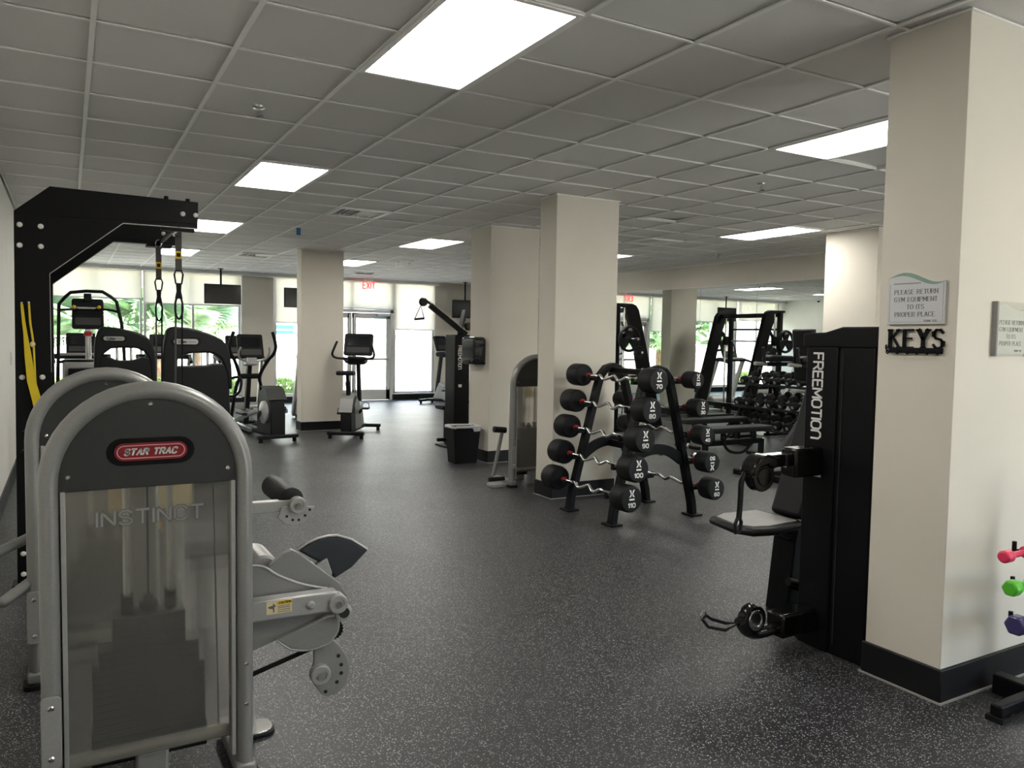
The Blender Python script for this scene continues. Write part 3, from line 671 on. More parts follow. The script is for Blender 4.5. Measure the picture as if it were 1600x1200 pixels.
a('hub', MB().lathe((.654, .075, .517), (0, -1, 0), [(0, .032), (.05, .032), (.052, .026)]), 'silverlite'); a('hole', MB().cyl((.654, .026, .517), (.654, .020, .517), .02), 'darkvoid')
sw = a('swing_plate', MB().prism([(.568, .385), (.633, .392), (.67, .352), (.69, .319), (.706, .275), (.704, .235), (.691, .194), (.655, .166), (.62, .162), (.596, .176), (.565, .225), (.555, .26), (.568, .304)], .12, .14), 'silver', bev=.003)
for x, z in ((.662, .316), (.673, .279), (.673, .246), (.656, .214), (.612, .185)): a('hole', MB().cyl((x, .1205, z), (x, .117, z), .007, n=10), 'darkvoid', sw)
a('hub', MB().lathe((.588, .13, .262), (0, -1, 0), [(0, .038), (.034, .038), (.038, .034), (.038, .023), (.033, .022)]), 'silverlite'); a('axle_cap', MB().cyl((.588, .092, .262), (.588, .086, .262), .014), 'chrome')
kn = MB()
for k in range(18):
    an = 2*PI*k/18; kn.cyl((.655+.034*math.cos(an), .16, .405+.034*math.sin(an)), (.655+.034*math.cos(an), .22, .405+.034*math.sin(an)), .006, n=6)
a('adjust_knob', kn.cyl((.655, .16, .405), (.655, .22, .405), .034), 'rubber')
a('link_rod', MB().cyl((.33, .13, .30), (.60, .13, .372), .009), 'black')
a('side_boss', MB().lathe((.40, .2, .66), (0, 1, 0), [(0, .05), (.01, .06), (.2, .06), (.21, .05)]), 'silverlite')
a('rear_leg', MB().cyl((.365, .29, .02), (.335, .29, .62), .022), 'silverlite')
a('rear_foot', MB().prism(rrect(.32, .45, .24, .36, .05), .012, .022, 'xy'), 'chrome', bev=.002); a('foot_pad', MB().prism(rrect(.315, .456, .234, .366, .05), 0, .012, 'xy'), 'rubber')
a('seat_frame', MB().bar((.335, .29, .6), (.62, .29, .62), .05, .05).bar((.62, .29, .62), (.66, .29, .66), .05, .05), 'silver', bev=.004)
# second tower
m2 = tower('grey hoop weight machine just behind the badge machine', (.03, -.12, 0), lettered=False)
a = m2.add
a('lever', MB().cyl((-.26, .08, .66), (-.42, .02, .60), .022).ball((-.42, .02, .60), .022), 'silver')
a('lever', MB().cyl((-.24, .02, .50), (-.40, -.06, .405), .024).ball((-.40, -.06, .405), .024), 'silver')
a('pulley', MB().cyl((-.31, .12, 1.0), (-.31, .15, 1.0), .028).bar((-.3, .135, 1.08), (-.26, .135, 1.0), .02, .03), 'black'); a('pulley', MB().cyl((-.31, .12, 1.09), (-.31, .15, 1.09), .022), 'black')
a('seat_pad', MB().box(.32, .62, .2, .6, .42, .5), 'vinyl', bev=.02); a('seat_post', MB().box(.42, .5, .36, .44, 0, .42), 'silver', bev=.008)
# third tower, behind the middle column
m3 = tower('grey hoop weight machine half hidden by the middle column', (4.20, 3.02, 0), lettered=False)
a = m3.add
a('roller_pad', MB().cyl((-.44, .12, .60), (-.30, .12, .585), .032), 'vinyl'); a('lever', MB().cyl((-.34, .12, .58), (-.42, .16, .1), .02), 'silver')
a('rear_foot', MB().prism(rrect(-.50, -.28, .02, .18, .04), 0, .03, 'xy'), 'silverlite', bev=.004); a('foot_peg', MB().cyl((-.5, .1, .075), (-.32, .1, .075), .022), 'rubber')

# ------------------------------------------------------------------ black suspension rig on the left
rig = Thing('suspension_rig', 'black steel plate rig with two cantilever arms by the left wall', 'rig', (-.3, 2.1, 0))
armp = [(-.387, 2.262), (-.2, 2.425), (.642, 2.412), (.638, 2.238), (.197, 2.238), (-.207, 1.899), (-.207, 0), (-.405, 0)]
for k, y in enumerate((1.5, 2.68)):
    pl = rig.add('side_plate', MB().prism(armp, y, y+.05), 'black', bev=.004)
    rig.add('arm_cap', MB().prism([(-.385, 2.258), (-.2, 2.418), (.638, 2.405), (.638, 2.27), (-.385, 2.235)], y-.006, y), 'black', pl, bev=.002)
    for x, z in ((-.358, 2.182), (-.25, 2.18), (-.36, 2.06), (-.251, 2.06), (.546, 2.327), (.624, 2.325), (-.372, .193), (-.372, .066), (-.25, .193), (-.25, .066), (-.255, 1.27), (-.36, 1.27)):
        rig.add('bolt', bolt((x, y-(.006 if z > 2.3 else 0), z), .016, h=.010), 'white', pl)
    rig.add('edge_bead', MB().bar((.197, y, 2.238), (.638, y, 2.238), .004, .004).bar((-.207, y, 1.899), (.197, y, 2.238), .004, .004).bar((-.207, y, 1.899), (-.207, y, 1.3), .004, .004), 'steel', pl)
    rig.add('foot_plate', MB().box(-.43, -.12, y-.05, y+.1, 0, .012), 'black')
rig.add('crossbeam', MB().box(-.37, -.24, 1.55, 2.68, 2.05, 2.15), 'black', bev=.004)
rig.add('crossbeam', MB().box(-.37, -.24, 1.55, 2.68, .25, .35), 'black', bev=.004)
rig.add('pull_bar', MB().cyl((.52, 1.49, 2.255), (.52, 2.75, 2.255), .017), 'black')
rig.add('strap_mount', MB().box(.42, .62, 1.51, 1.56, 2.215, 2.236), 'black', bev=.004); rig.add('strap_mount', MB().box(.42, .60, 2.6, 2.72, 2.215, 2.236), 'black', bev=.004)
for x, z in ((.45, 2.415), (.58, 2.41)): rig.add('top_bolt', MB().cyl((x, 1.525, z), (x, 1.525, z+.02), .014), 'black')
def strap(x, y, zt, lab):
    t = Thing('suspension_strap', lab, 'training strap', (x, y, zt), group='suspension straps on the rig', absolute=False)
    t.e.location = (x, y, 0)
    t.add('anchor_ring', MB().tube([(.02*math.cos(q*PI/6), 0, zt+.0+.028*math.sin(q*PI/6)) for q in range(12)], .006, n=8, closed=True), 'chrome')
    t.add('upper_webbing', MB().box(-.02, .02, -.004, .004, zt-.27, zt-.015), 'strap', label='grey webbing with a yellow tag')
    t.add('yellow_tag', MB().box(-.0205, .0205, -.0055, .0055, zt-.19, zt-.14), 'yellowlab'); t.add('tag_mark', MB().box(-.012, .012, -.0062, -.0054, zt-.178, zt-.152), 'black')
    c = zt-.315
    t.add('buckle', MB().tube([(-.018, 0, c+.045), (.018, 0, c+.045), (.027, 0, c+.02), (.018, 0, c-.04), (-.018, 0, c-.04), (-.027, 0, c+.02)], .006, n=8, closed=True), 'black')
    t.add('neck_webbing', MB().prism([(-.018, c-.036), (.018, c-.036), (.014, c-.09), (.024, c-.14), (-.024, c-.14), (-.014, c-.09)], -.006, .006), 'black')
    l0 = c-.20
    t.add('loop', MB().tube([(.024*math.cos(q*PI/8), 0, l0+.075*math.sin(q*PI/8)) for q in range(16)], .0065, n=8, closed=True, ref=(0, 1, 0)), 'black')
    for s in (-1, 1):
        t.add('strap_line', MB().bar((s*.02, 0, l0+.02), (s*.02-.008, 0, .82), .012, .004, (0, 1, 0)), 'black' if s > 0 else 'strap')
        t.add('handle', MB().bar((s*.02-.008, 0, .82), (s*.07, .01, .68), .02, .004, (0, 1, 0)).cyl((s*.07, -.06, .68), (s*.07, .06, .68), .017), 'rubber')
strap(.532, 1.62, 2.236, 'nearer suspension strap with a yellow tag hanging from the rig')
strap(.50, 2.58, 2.236, 'farther suspension strap hanging from the inner rig arm')
t = Thing('resistance_band', 'yellow flat resistance band hanging on the rig post', 'exercise band', (-.3, 1.45, 0))
def ribbon(pts, ws, y, th=.004):
    mb = MB(); vs = []
    for (x, z), w in zip(pts, ws): vs += [(x-w/2, y, z), (x+w/2, y, z), (x+w/2, y+th, z), (x-w/2, y+th, z)]
    k = len(pts); fs = [(4*i+j, 4*i+(j+1) % 4, 4*(i+1)+(j+1) % 4, 4*(i+1)+j) for i in range(k-1) for j in range(4)]+[(0, 1, 2, 3), (4*k-1, 4*k-2, 4*k-3, 4*k-4)]
    return mb.add(vs, fs)
t.add('band', ribbon([(-.353, 1.709), (-.345, 1.60), (-.338, 1.538), (-.326, 1.40), (-.312, 1.251), (-.285, 1.13), (-.26, .98), (-.27, .85)], [.014, .018, .02, .036, .045, .05, .05, .04], 1.462), 'yellow')
t.add('tube_strand', MB().tube(smoothpath([(-.317, 1.468, 1.717), (-.312, 1.468, 1.60), (-.303, 1.468, 1.52), (-.297, 1.468, 1.45), (-.292, 1.468, 1.27), (-.28, 1.468, 1.0)], 4), .006, n=8), 'yellow')
t.add('knot', MB().ball((-.302, 1.468, 1.47), .015, .012, .018), 'cream')
t.add('hook', MB().cyl((-.353, 1.50, 1.715), (-.353, 1.45, 1.715), .006).cyl((-.317, 1.50, 1.72), (-.317, 1.45, 1.72), .006), 'chrome')
# ------------------------------------------------------------------ curl bar rack with ten barbells
rk = Thing('barbell_rack', 'black A-frame rack carrying ten fixed curl bars', 'barbell rack', (4.28, 1.5, 0))
def aleg(y):
    pts = [(3.835, y, 0), (3.85, y, .12), (4.0, y, .68), (4.115, y, 1.12), (4.15, y, 1.23), (4.21, y, 1.295), (4.28, y, 1.315), (4.35, y, 1.295), (4.41, y, 1.23), (4.445, y, 1.12), (4.56, y, .68), (4.71, y, .12), (4.725, y, 0)]
    return pts
for y in (1.17, 1.81):
    rk.add('a_frame', MB().tube(aleg(y), .03, sect=[(-.028, -.038), (.028, -.038), (.028, .038), (-.028, .038)], ref=(0, 1, 0)), 'black', bev=.006)
    rk.add('brace', MB().tube(smoothpath([(3.97, y, .50), (4.12, y, .59), (4.28, y, .62), (4.44, y, .59), (4.59, y, .50)], 4), .03, sect=[(-.045, -.02), (.045, -.02), (.045, .02), (-.045, .02)], ref=(0, 1, 0)), 'black', bev=.005)
    for x in (3.835, 4.725): rk.add('foot', MB().box(x-.06, x+.06, y-.075, y+.075, 0, .018), 'black', bev=.005)
rk.add('spine', MB().box(4.25, 4.31, 1.17, 1.81, .57, .63), 'black', bev=.005); rk.add('spine', MB().box(4.25, 4.31, 1.17, 1.81, 1.25, 1.30), 'black', bev=.005)
LEV = [(1.225, 4.13), (.985, 4.075), (.748, 4.01), (.512, 3.945), (.275, 3.88)]
def leg_x(z): return 3.85+(z-.12)*(4.115-3.85)/1.0
def barbell(num, side, lev, rh, lab, flip=False):
    z = LEV[lev][0]; xl = leg_x(z)-.085; x = xl if side < 0 else 2*4.28-xl
    y0, y1 = (1.05, 1.93)
    t = Thing('curl_barbell', lab, 'barbell', (x, 1.49, z-rh), group='fixed curl bars on the A-frame rack')
    L = .175 if side < 0 else .15
    for k, (ya, dr) in enumerate(((y0, -1), (y1, 1))):
        hd = t.add('head', MB().lathe((x, ya, z), (0, dr, 0), [(0, rh*.86), (.012, rh*.97), (.03, rh), (L-.03, rh), (L-.012, rh*.97), (L, rh*.88), (L+.001, rh*.8)], 28), 'rubber', ang=30)
        if dr < 0:
            yf = ya-L-.0015; k_ = rh/.105; ud = -1 if flip else 1
            lm = MB(); lz = z+ud*.042*k_
            for s in (-1, 1):
                lm.prism([(x+s*.008*k_, lz+ud*.028*k_), (x+s*.026*k_, lz+ud*.034*k_), (x+s*.010*k_, lz), (x+s*.026*k_, lz-ud*.026*k_), (x+s*.008*k_, lz-ud*.02*k_), (x+s*.002*k_, lz)], yf-.0008, yf)
            t.add('logo', lm, 'white', hd)
            t.add('logo_bar', MB().box(x-.024*k_, x+.024*k_, yf-.0008, yf, z-.006*k_, z+.006*k_), 'white', hd)
            t.add('number', text_mb(str(num), .030*k_, .009*k_, (x, yf, z-ud*.044*k_), (ud, 0, 0), (0, 0, ud), xs=1.25, gap=1.8), 'white', hd)
        t.add('collar', MB().lathe((x, ya, z), (0, -dr, 0), [(0, .022), (.05, .022), (.052, .018)]), 'chrome')
        t.add('red_ring', MB().lathe((x, ya-dr*.05, z), (0, -dr, 0), [(0, .023), (.035, .023)]), 'red')
    ym = (y0+y1)/2; o_ = side*.028
    pts = [(x, y0+.07, z), (x, y0+.20, z), (x+o_*.2, y0+.25, z+.008), (x+o_*.7, ym-.13, z-.020), (x+o_*.7, ym-.09, z-.020), (x-o_*.2, ym-.015, z+.010), (x-o_*.2, ym+.015, z+.010), (x+o_*.7, ym+.09, z-.020), (x+o_*.7, ym+.13, z-.020), (x+o_*.2, y1-.25, z+.008), (x, y1-.20, z), (x, y1-.07, z)]
    t.add('zigzag_bar', MB().tube(smoothpath(pts, 4), .0135, n=10), 'chrome', ang=60)
for side, nums in ((-1, (70, 80, 90, 100, 110)), (1, (20, 30, 40, 50, 60))):
    for lev, nme in enumerate(nums):
        rh = (.104+.002*lev) if side < 0 else (.074+.006*lev)
        barbell(nme, side, lev, rh, '%s curl bar on the %s side of the A-frame rack, marked %d' % (('topmost', 'second from top', 'middle', 'second from bottom', 'lowest')[lev], 'left' if side < 0 else 'right', nme), flip=(nme == 50))
        z = LEV[lev][0]; xl = leg_x(z); 
        for y in (1.17, 1.81):
            xx = xl-.055 if side < 0 else 2*4.28-xl+.055
            rk.add('saddle', MB().box(min(xx-.055, xx+.03), max(xx+.055, xx-.03), y-.02, y+.02, z-.045, z-.016).box(xx+side*.07-.006, xx+side*.07+.006, y-.02, y+.02, z-.045, z+.01), 'black', bev=.004)

# ------------------------------------------------------------------ tall cable tower beside the nearest column
fm = Thing('cable_machine', 'black cable tower with a padded seat beside the nearest column', 'cable machine', (3.4, -1.4, 0))
prof = [(3.17, -1.495), (3.185, -1.50), (3.185, -1.51), (3.172, -1.515), (3.172, -1.70), (3.20, -1.722), (3.62, -1.722), (3.62, -1.295), (3.20, -1.295), (3.17, -1.315)]
tw = fm.add('tower', MB().prism(prof, .005, 1.53, 'xy'), 'black', bev=.003)
fm.add('tower_cap', MB().add([(3.165, -1.29, 1.53), (3.165, -1.725, 1.53), (3.63, -1.725, 1.53), (3.63, -1.29, 1.53), (3.165, -1.29, 1.60), (3.165, -1.725, 1.632), (3.63, -1.725, 1.62), (3.63, -1.29, 1.60), (3.165, -1.42, 1.605), (3.165, -1.52, 1.632), (3.63, -1.42, 1.605), (3.63, -1.52, 1.62)],
       [(0, 1, 2, 3), (0, 4, 8, 9, 5, 1), (2, 6, 11, 10, 7, 3), (1, 5, 6, 2), (0, 3, 7, 4), (4, 7, 10, 8), (8, 10, 11, 9), (9, 11, 6, 5)]), 'black', bev=.008)
fm.add('lettering', text_mb('FREEMOTIOn', .056, .0095, (3.1695, -1.385, 1.285), (0, 0, -1), (0, -1, 0), depth=.001, xs=.98, gap=1.2), 'white', tw)
lbm = fm.add('safety_label', MB().box(3.1685, 3.1697, -1.425, -1.365, .875, .918), 'white', tw, label='white label with a red header'); fm.add('label_header', MB().box(3.168, 3.1686, -1.425, -1.365, .905, .918), 'red', tw)
fm.add('panel_groove', MB().box(3.168, 3.174, -1.532, -1.528, .05, 1.50), 'darkvoid', tw)
fm.add('tower_foot', MB().box(3.19, 3.66, -1.74, -1.28, 0, .02), 'black', bev=.006)
# upper arm
fm.add('arm_block', MB().box(2.98, 3.19, -1.43, -1.33, .885, 1.03), 'blackgloss', bev=.012)
fm.add('arm', MB().bar((2.80, -1.38, .972), (3.02, -1.38, .972), .055, .06), 'blackgloss', bev=.012)
fm.add('arm_trim', MB().bar((2.83, -1.38, 1.004), (2.98, -1.38, 1.004), .06, .006).box(2.935, 2.945, -1.411, -1.349, .94, 1.004), 'chrome')
hood = MB()
hood.prism([(2.685, .915), (2.70, .965), (2.74, 1.0), (2.80, 1.012), (2.86, 1.0), (2.87, .945), (2.83, .94), (2.80, .96), (2.75, .95), (2.72, .915)], -1.425, -1.335)
fm.add('pulley_hood', hood, 'blackgloss', bev=.012)
fm.add('pulley', MB().lathe((2.785, -1.41, .905), (0, 1, 0), [(0, .07), (.008, .075), (.025, .062), (.035, .062), (.052, .075), (.06, .07)], 24), 'blackgloss')
fm.add('pulley_cap', MB().lathe((2.785, -1.412, .905), (0, -1, 0), [(0, .045), (.004, .042), (.006, .02)], 24), 'blackgloss')
hs = MB().tube(smoothpath([(2.69, -1.38, .925), (2.665, -1.38, .885), (2.662, -1.38, .80), (2.655, -1.38, .70)], 5), .011, .016, n=8)
fm.add('hand_strap', hs, 'black'); fm.add('grip', MB().tube([(2.655, -1.38, .73), (2.672, -1.38, .69), (2.664, -1.38, .645), (2.64, -1.38, .64), (2.632, -1.38, .68)], .009, n=8, closed=True), 'rubber')
# lower arm
fm.add('lower_block', MB().box(2.93, 3.19, -1.43, -1.32, .085, .205), 'blackgloss', bev=.012)
fm.add('lower_trim', MB().box(2.935, 3.18, -1.434, -1.428, .192, .198), 'chrome')
fm.add('lower_arm', MB().tube(smoothpath([(2.95, -1.37, .125), (2.82, -1.37, .12), (2.745, -1.37, .145), (2.70, -1.37, .20)], 5), .035, .03, n=10), 'blackgloss'); fm.add('lower_strip', MB().bar((2.79, -1.405, .135), (2.93, -1.405, .135), .006, .012), 'chrome')
fm.add('pulley', MB().lathe((2.775, -1.40, .20), (0, 1, 0), [(0, .066), (.008, .07), (.025, .058), (.035, .058), (.052, .07), (.06, .066)], 24), 'blackgloss')
fm.add('pulley_cap', MB().lathe((2.775, -1.402, .20), (0, -1, 0), [(0, .052), (.004, .05), (.005, .036), (-.002, .034)], 24), 'chrome')
fm.add('snap_hook', MB().tube([(2.70, -1.37, .19), (2.60, -1.37, .205), (2.52, -1.36, .235), (2.48, -1.36, .26), (2.46, -1.36, .245), (2.50, -1.36, .20), (2.60, -1.37, .17)], .008, n=8, closed=True), 'black'); fm.add('snap_ring', MB().tube([(2.468+.018*math.cos(q*PI/5), -1.36, .262+.018*math.sin(q*PI/5)) for q in range(10)], .004, n=6, closed=True), 'chrome')
# seat unit
sp = [(2.985, -1.02), (3.03, -1.13), (3.15, -1.16), (3.44, -1.14), (3.46, -.95), (3.44, -.76), (3.15, -.74), (3.03, -.79)]
fm.add('seat_pad', MB().prism(sp, .515, .56, 'xy'), 'vinyl', bev=.02)
fm.add('seat_top', MB().prism([(3.02, -1.0), (3.06, -1.09), (3.16, -1.12), (3.40, -1.10), (3.40, -.8), (3.16, -.78), (3.06, -.82)], .558, .566, 'xy'), 'greypad', bev=.004)
fm.add('seat_hinge', MB().cyl((3.38, -1.1, .49), (3.38, -.8, .49), .03).bar((3.33, -.95, .5), (3.48, -.95, .44), .1, .05), 'black')
bp_ = [(3.36, .58), (3.40, .55), (3.47, .575), (3.70, 1.28), (3.68, 1.335), (3.63, 1.31)]
fm.add('back_pad', MB().prism([(x_+.06, z_) for x_, z_ in bp_], -1.10, -.88), 'vinyl', bev=.02)
fm.add('back_frame', MB().bar((3.47, -.95, .42), (3.76, -.95, 1.30), .08, .06), 'black', bev=.006)
fm.add('back_trim', MB().prism([(3.46, .62), (3.50, .60), (3.725, 1.29), (3.695, 1.30)], -1.115, -1.095), 'charcoal', bev=.005)
fm.add('seat_column', MB().prism([(3.42, .0), (3.70, .0), (3.66, .5), (3.48, .5)], -1.03, -.87), 'black', bev=.01)
fm.add('foot_peg', MB().cyl((3.39, -1.06, .21), (3.47, -1.06, .19), .022), 'rubber'); fm.add('base_beam', MB().box(3.48, 3.66, -1.3, -.88, .0, .06), 'black', bev=.008); fm.add('tie_bar', MB().bar((3.5, -1.02, .17), (3.5, -1.30, .17), .06, .06), 'black', bev=.006)

# ------------------------------------------------------------------ second cable machine behind the dispenser column
f2 = Thing('cable_machine', 'black cable tower with a raised arm behind the towel dispenser', 'cable machine', (4.7, 6.0, 0))
tw = f2.add('tower', MB().prism([(4.60, 5.88), (4.83, 5.88), (4.83, 6.2), (4.60, 6.2)], .01, 1.60, 'xy'), 'black', bev=.008)
f2.add('lettering', text_mb('FREEMOTIOn', .052, .009, (4.68, 5.879, 1.28), (0, 0, -1), (1, 0, 0), depth=.001, xs=.80, gap=1.2), 'white', tw)
f2.add('safety_label', MB().box(4.66, 4.71, 5.876, 5.8795, .86, .90), 'white', tw)
f2.add('arm', MB().bar((4.80, 5.94, 1.60), (4.24, 5.94, 2.00), .06, .075), 'black', bev=.006); f2.add('arm_trim', MB().bar((4.76, 5.905, 1.67), (4.22, 5.905, 2.055), .006, .008), 'steel')
f2.add('arm_tip', MB().bar((4.24, 5.94, 2.02), (4.15, 5.94, 2.08), .03, .03), 'black')
f2.add('pulley', MB().lathe((4.14, 5.91, 2.04), (0, 1, 0), [(0, .05), (.015, .06), (.03, .045), (.045, .06), (.06, .05)], 20), 'blackgloss')
f2.add('handle', MB().tube([(4.10, 5.93, 1.99), (4.01, 5.93, 1.80), (4.15, 5.93, 1.815)], .008, n=8, closed=True), 'black'); f2.add('grip', MB().cyl((4.01, 5.93, 1.80), (4.15, 5.93, 1.815), .015), 'rubber')
f2.add('arm', MB().bar((4.80, 6.15, 1.60), (4.95, 6.3, 1.95), .06, .075), 'black', bev=.006); f2.add('pulley', MB().lathe((4.83, 5.9, 1.72), (0, 1, 0), [(0, .05), (.015, .06), (.03, .045), (.045, .06), (.06, .05)], 20), 'blackgloss')
f2.add('base', MB().box(4.5, 4.95, 5.86, 6.3, 0, .02), 'black'); f2.add('lower_arm', MB().bar((4.44, 6.1, .10), (4.6, 6.1, .10), .05, .05), 'black', bev=.01)
f2.add('seat_pad', MB().box(4.62, 4.9, 6.3, 6.6, .50, .57), 'vinyl', bev=.02); f2.add('seat_post', MB().box(4.72, 4.8, 6.2, 6.5, 0, .5), 'black', bev=.006)
# ------------------------------------------------------------------ black selectorised machines with arched shrouds
def cybex(ox, y, arch, low, badge, lab, bx):
    t = Thing('strength_machine', lab, 'strength machine', (ox, y, 0), group='black arched machines', absolute=False)
    ar = t.add('arch_shroud', MB().prism(arch, 0, .16), 'machblack', bev=.015)
    t.add('lower_shroud', MB().prism(low, .01, .15), 'machblack', bev=.012)
    x0, x1, z0, z1 = badge
    t.add('badge_recess', MB().prism([((x0+x1)/2+x, (z0+z1)/2+z) for x, z in stadium((x1-x0)*1.25, (z1-z0)*1.5)], -.003, .002), 'black', ar)
    bd = t.add('badge', MB().prism([((x0+x1)/2+x, (z0+z1)/2+z) for x, z in stadium(x1-x0, z1-z0)], -.006, -.002), 'silverlite', ar, label='silver name badge')
    t.add('lettering', text_mb('Cybex', .022, .005, (x0+(x1-x0)*.36, -.0065, (z0+z1)/2), (1, 0, 0), (0, 0, 1), xs=.9), 'black', ar)
    t.add('badge_line', MB().box(x0+(x1-x0)*.58, x1-.02, -.0072, -.006, (z0+z1)/2-.004, (z0+z1)/2+.002), 'greyprint', ar)
    for x in (-.07, .05): t.add('guide_rod', MB().cyl((x, .08, .3), (x, .08, 1.42), .012), 'chrome')
    t.add('cable', MB().cyl((-.01, .08, .8), (-.01, .08, 1.42), .004, n=6), 'black')
    for q in range(6):
        t.add('weight_plate', MB().box(-.13, .12, .17, .27, .12+q*.05, .167+q*.05), 'iron', bev=.003)
    t.add('base_rail', MB().box(-.26, .26, .0, .1, 0, .07).box(-.05, .05, .1, 1.0, 0, .07).box(-.3, .3, 1.0, 1.1, 0, .07), 'black', bev=.008)
    t.add('seat_pad', MB().box(-.2, .2, .5, .9, .45, .53), 'vinyl', bev=.02); t.add('seat_post', MB().box(-.04, .04, .65, .75, .07, .45), 'black'); t.add('back_pad', MB().prism([(.42, .55), (.5, .52), (.42, 1.1), (.34, 1.1)], -.18, .18, 'yz'), 'vinyl', bev=.02)
    s = bx
    if s: t.add('handle', MB().tube(smoothpath([(s*.25, .05, 1.10), (s*.33, .02, 1.12), (s*.36, .0, 1.08), (s*.345, .0, .98), (s*.30, .02, .93), (s*.25, .05, .92)], 4), .014, n=8), 'black')
    return t
arch1 = [(-.275, 1.0), (-.262, 1.421), (-.252, 1.494), (-.235, 1.55), (-.21, 1.59), (-.177, 1.605), (-.074, 1.596), (0, 1.58), (.068, 1.562), (.125, 1.545), (.174, 1.522), (.205, 1.49), (.223, 1.458), (.251, 1.372), (.262, 1.2), (.265, 1.0), (.225, 1.0), (.21, 1.27), (.197, 1.318), (.163, 1.372), (.096, 1.403), (-.029, 1.407), (-.123, 1.401), (-.184, 1.348), (-.21, 1.28), (-.22, 1.0)]
low1 = [(-.27, .06), (-.264, 1.244), (-.208, 1.306), (-.17, 1.318), (-.133, 1.317), (-.09, 1.298), (-.058, 1.286), (.046, 1.286), (.10, 1.300), (.143, 1.318), (.18, 1.320), (.22, 1.305), (.26, 1.2), (.27, .06)]
cybex(.36, 4.2, arch1, low1, (-.187, -.009, 1.474, 1.513), 'black arched machine with a silver badge behind the hoop machines', 0)
arch2 = [(-.37, 1.0), (-.368, 1.327), (-.35, 1.48), (-.329, 1.581), (-.30, 1.607), (-.263, 1.617), (-.144, 1.609), (-.05, 1.59), (.053, 1.556), (.12, 1.527), (.176, 1.493), (.215, 1.455), (.238, 1.411), (.258, 1.31), (.269, 1.213), (.272, 1.0), (.235, 1.0), (.225, 1.16), (.198, 1.238), (.175, 1.29), (.144, 1.328), (.10, 1.352), (.052, 1.364), (-.1, 1.36), (-.176, 1.343), (-.235, 1.30), (-.25, 1.0)]
low2 = [(-.37, .06), (-.369, 1.215), (-.30, 1.228), (-.184, 1.231), (.03, 1.236), (.09, 1.254), (.18, 1.254), (.24, 1.22), (.275, .06)]
cybex(1.05, 4.2, arch2, low2, (-.271, -.047, 1.446, 1.498), 'black arched machine with a silver badge right of the straps', 1)

# ------------------------------------------------------------------ stair climber
def console(t, c, w, h, tilt, m='black', parent=None):
    """a console block whose screen faces -y, tilted back"""
    R_ = Matrix.Translation(c) @ Matrix.Rotation(tilt, 4, 'X')
    cb = t.add('console', MB().prism(rrect(-w/2, w/2, -h/2, h/2, .03), -.03, .03).xf(R_), m, bev=.008)
    t.add('screen', MB().prism(rrect(-w*.36, w*.36, -h*.05, h*.36, .01), -.034, -.029).xf(R_), 'screen', cb)
    t.add('key_strip', MB().prism(rrect(-w*.4, w*.4, -h*.38, -h*.14, .01), -.034, -.029).xf(R_), 'charcoal', cb)
    return cb
t = Thing('stair_climber', 'black stair climber with a tall arched handrail', 'stair climber', (.14, 7.7, 0))
t.add('handrail', MB().tube([(-.24, 7.5, .7), (-.225, 7.5, 1.2), (-.207, 7.5, 1.903), (-.14, 7.5, 1.99), (-.077, 7.5, 2.055), (.1, 7.5, 2.08), (.286, 7.5, 2.08), (.38, 7.5, 2.02), (.449, 7.5, 1.96), (.48, 7.5, 1.8), (.506, 7.5, 1.676), (.53, 7.5, 1.3), (.55, 7.5, .7)], .022, n=10), 'black')
t.add('cross_handle', MB().tube(smoothpath([(-.21, 7.5, 1.83), (-.1, 7.62, 1.84), (.10, 7.7, 1.86), (.35, 7.62, 1.85), (.47, 7.5, 1.82)], 4), .016, n=8), 'black'); t.add('cross_handle', MB().tube(smoothpath([(-.23, 7.5, 1.16), (-.1, 7.45, 1.18), (.1, 7.45, 1.18), (.28, 7.5, 1.18)], 4), .018, n=8), 'black')
console(t, Vector((.12, 7.72, 1.79)), .37, .40, -.2)
t.add('console_mount', MB().box(.075, .165, 7.7, 7.78, 1.95, 2.06), 'black', bev=.01); t.add('bottle_clip', MB().ball((-.04, 7.66, 1.875), .025).ball((.25, 7.66, 1.88), .025), 'yellowlab'); t.add('data_strip', MB().box(-.01, .22, 7.665, 7.67, 1.855, 1.88), 'silverlite')
t.add('mast', MB().cyl((.12, 7.74, .9), (.12, 7.74, 1.62), .035), 'steel'); t.add('mast_clamp', MB().cyl((.12, 7.74, 1.50), (.12, 7.74, 1.56), .05), 'red')
bd = t.add('body', MB().prism([(7.0, .1), (8.6, .1), (8.6, .8), (8.35, 1.16), (7.7, 1.20), (7.3, 1.15)], -.18, .22+.2, 'yz'), 'silver', bev=.03)
t.add('body_panel', MB().box(-.12, .36, 7.0, 7.28, .75, 1.10), 'black', bev=.02)
for q in range(4): t.add('step', MB().box(-.14, .38, 6.72+q*.14, 6.98+q*.14, .2+q*.2, .235+q*.2), 'charcoal', bev=.005)
t.add('base', MB().box(-.3, .58, 6.65, 8.7, .02, .1), 'black', bev=.01)

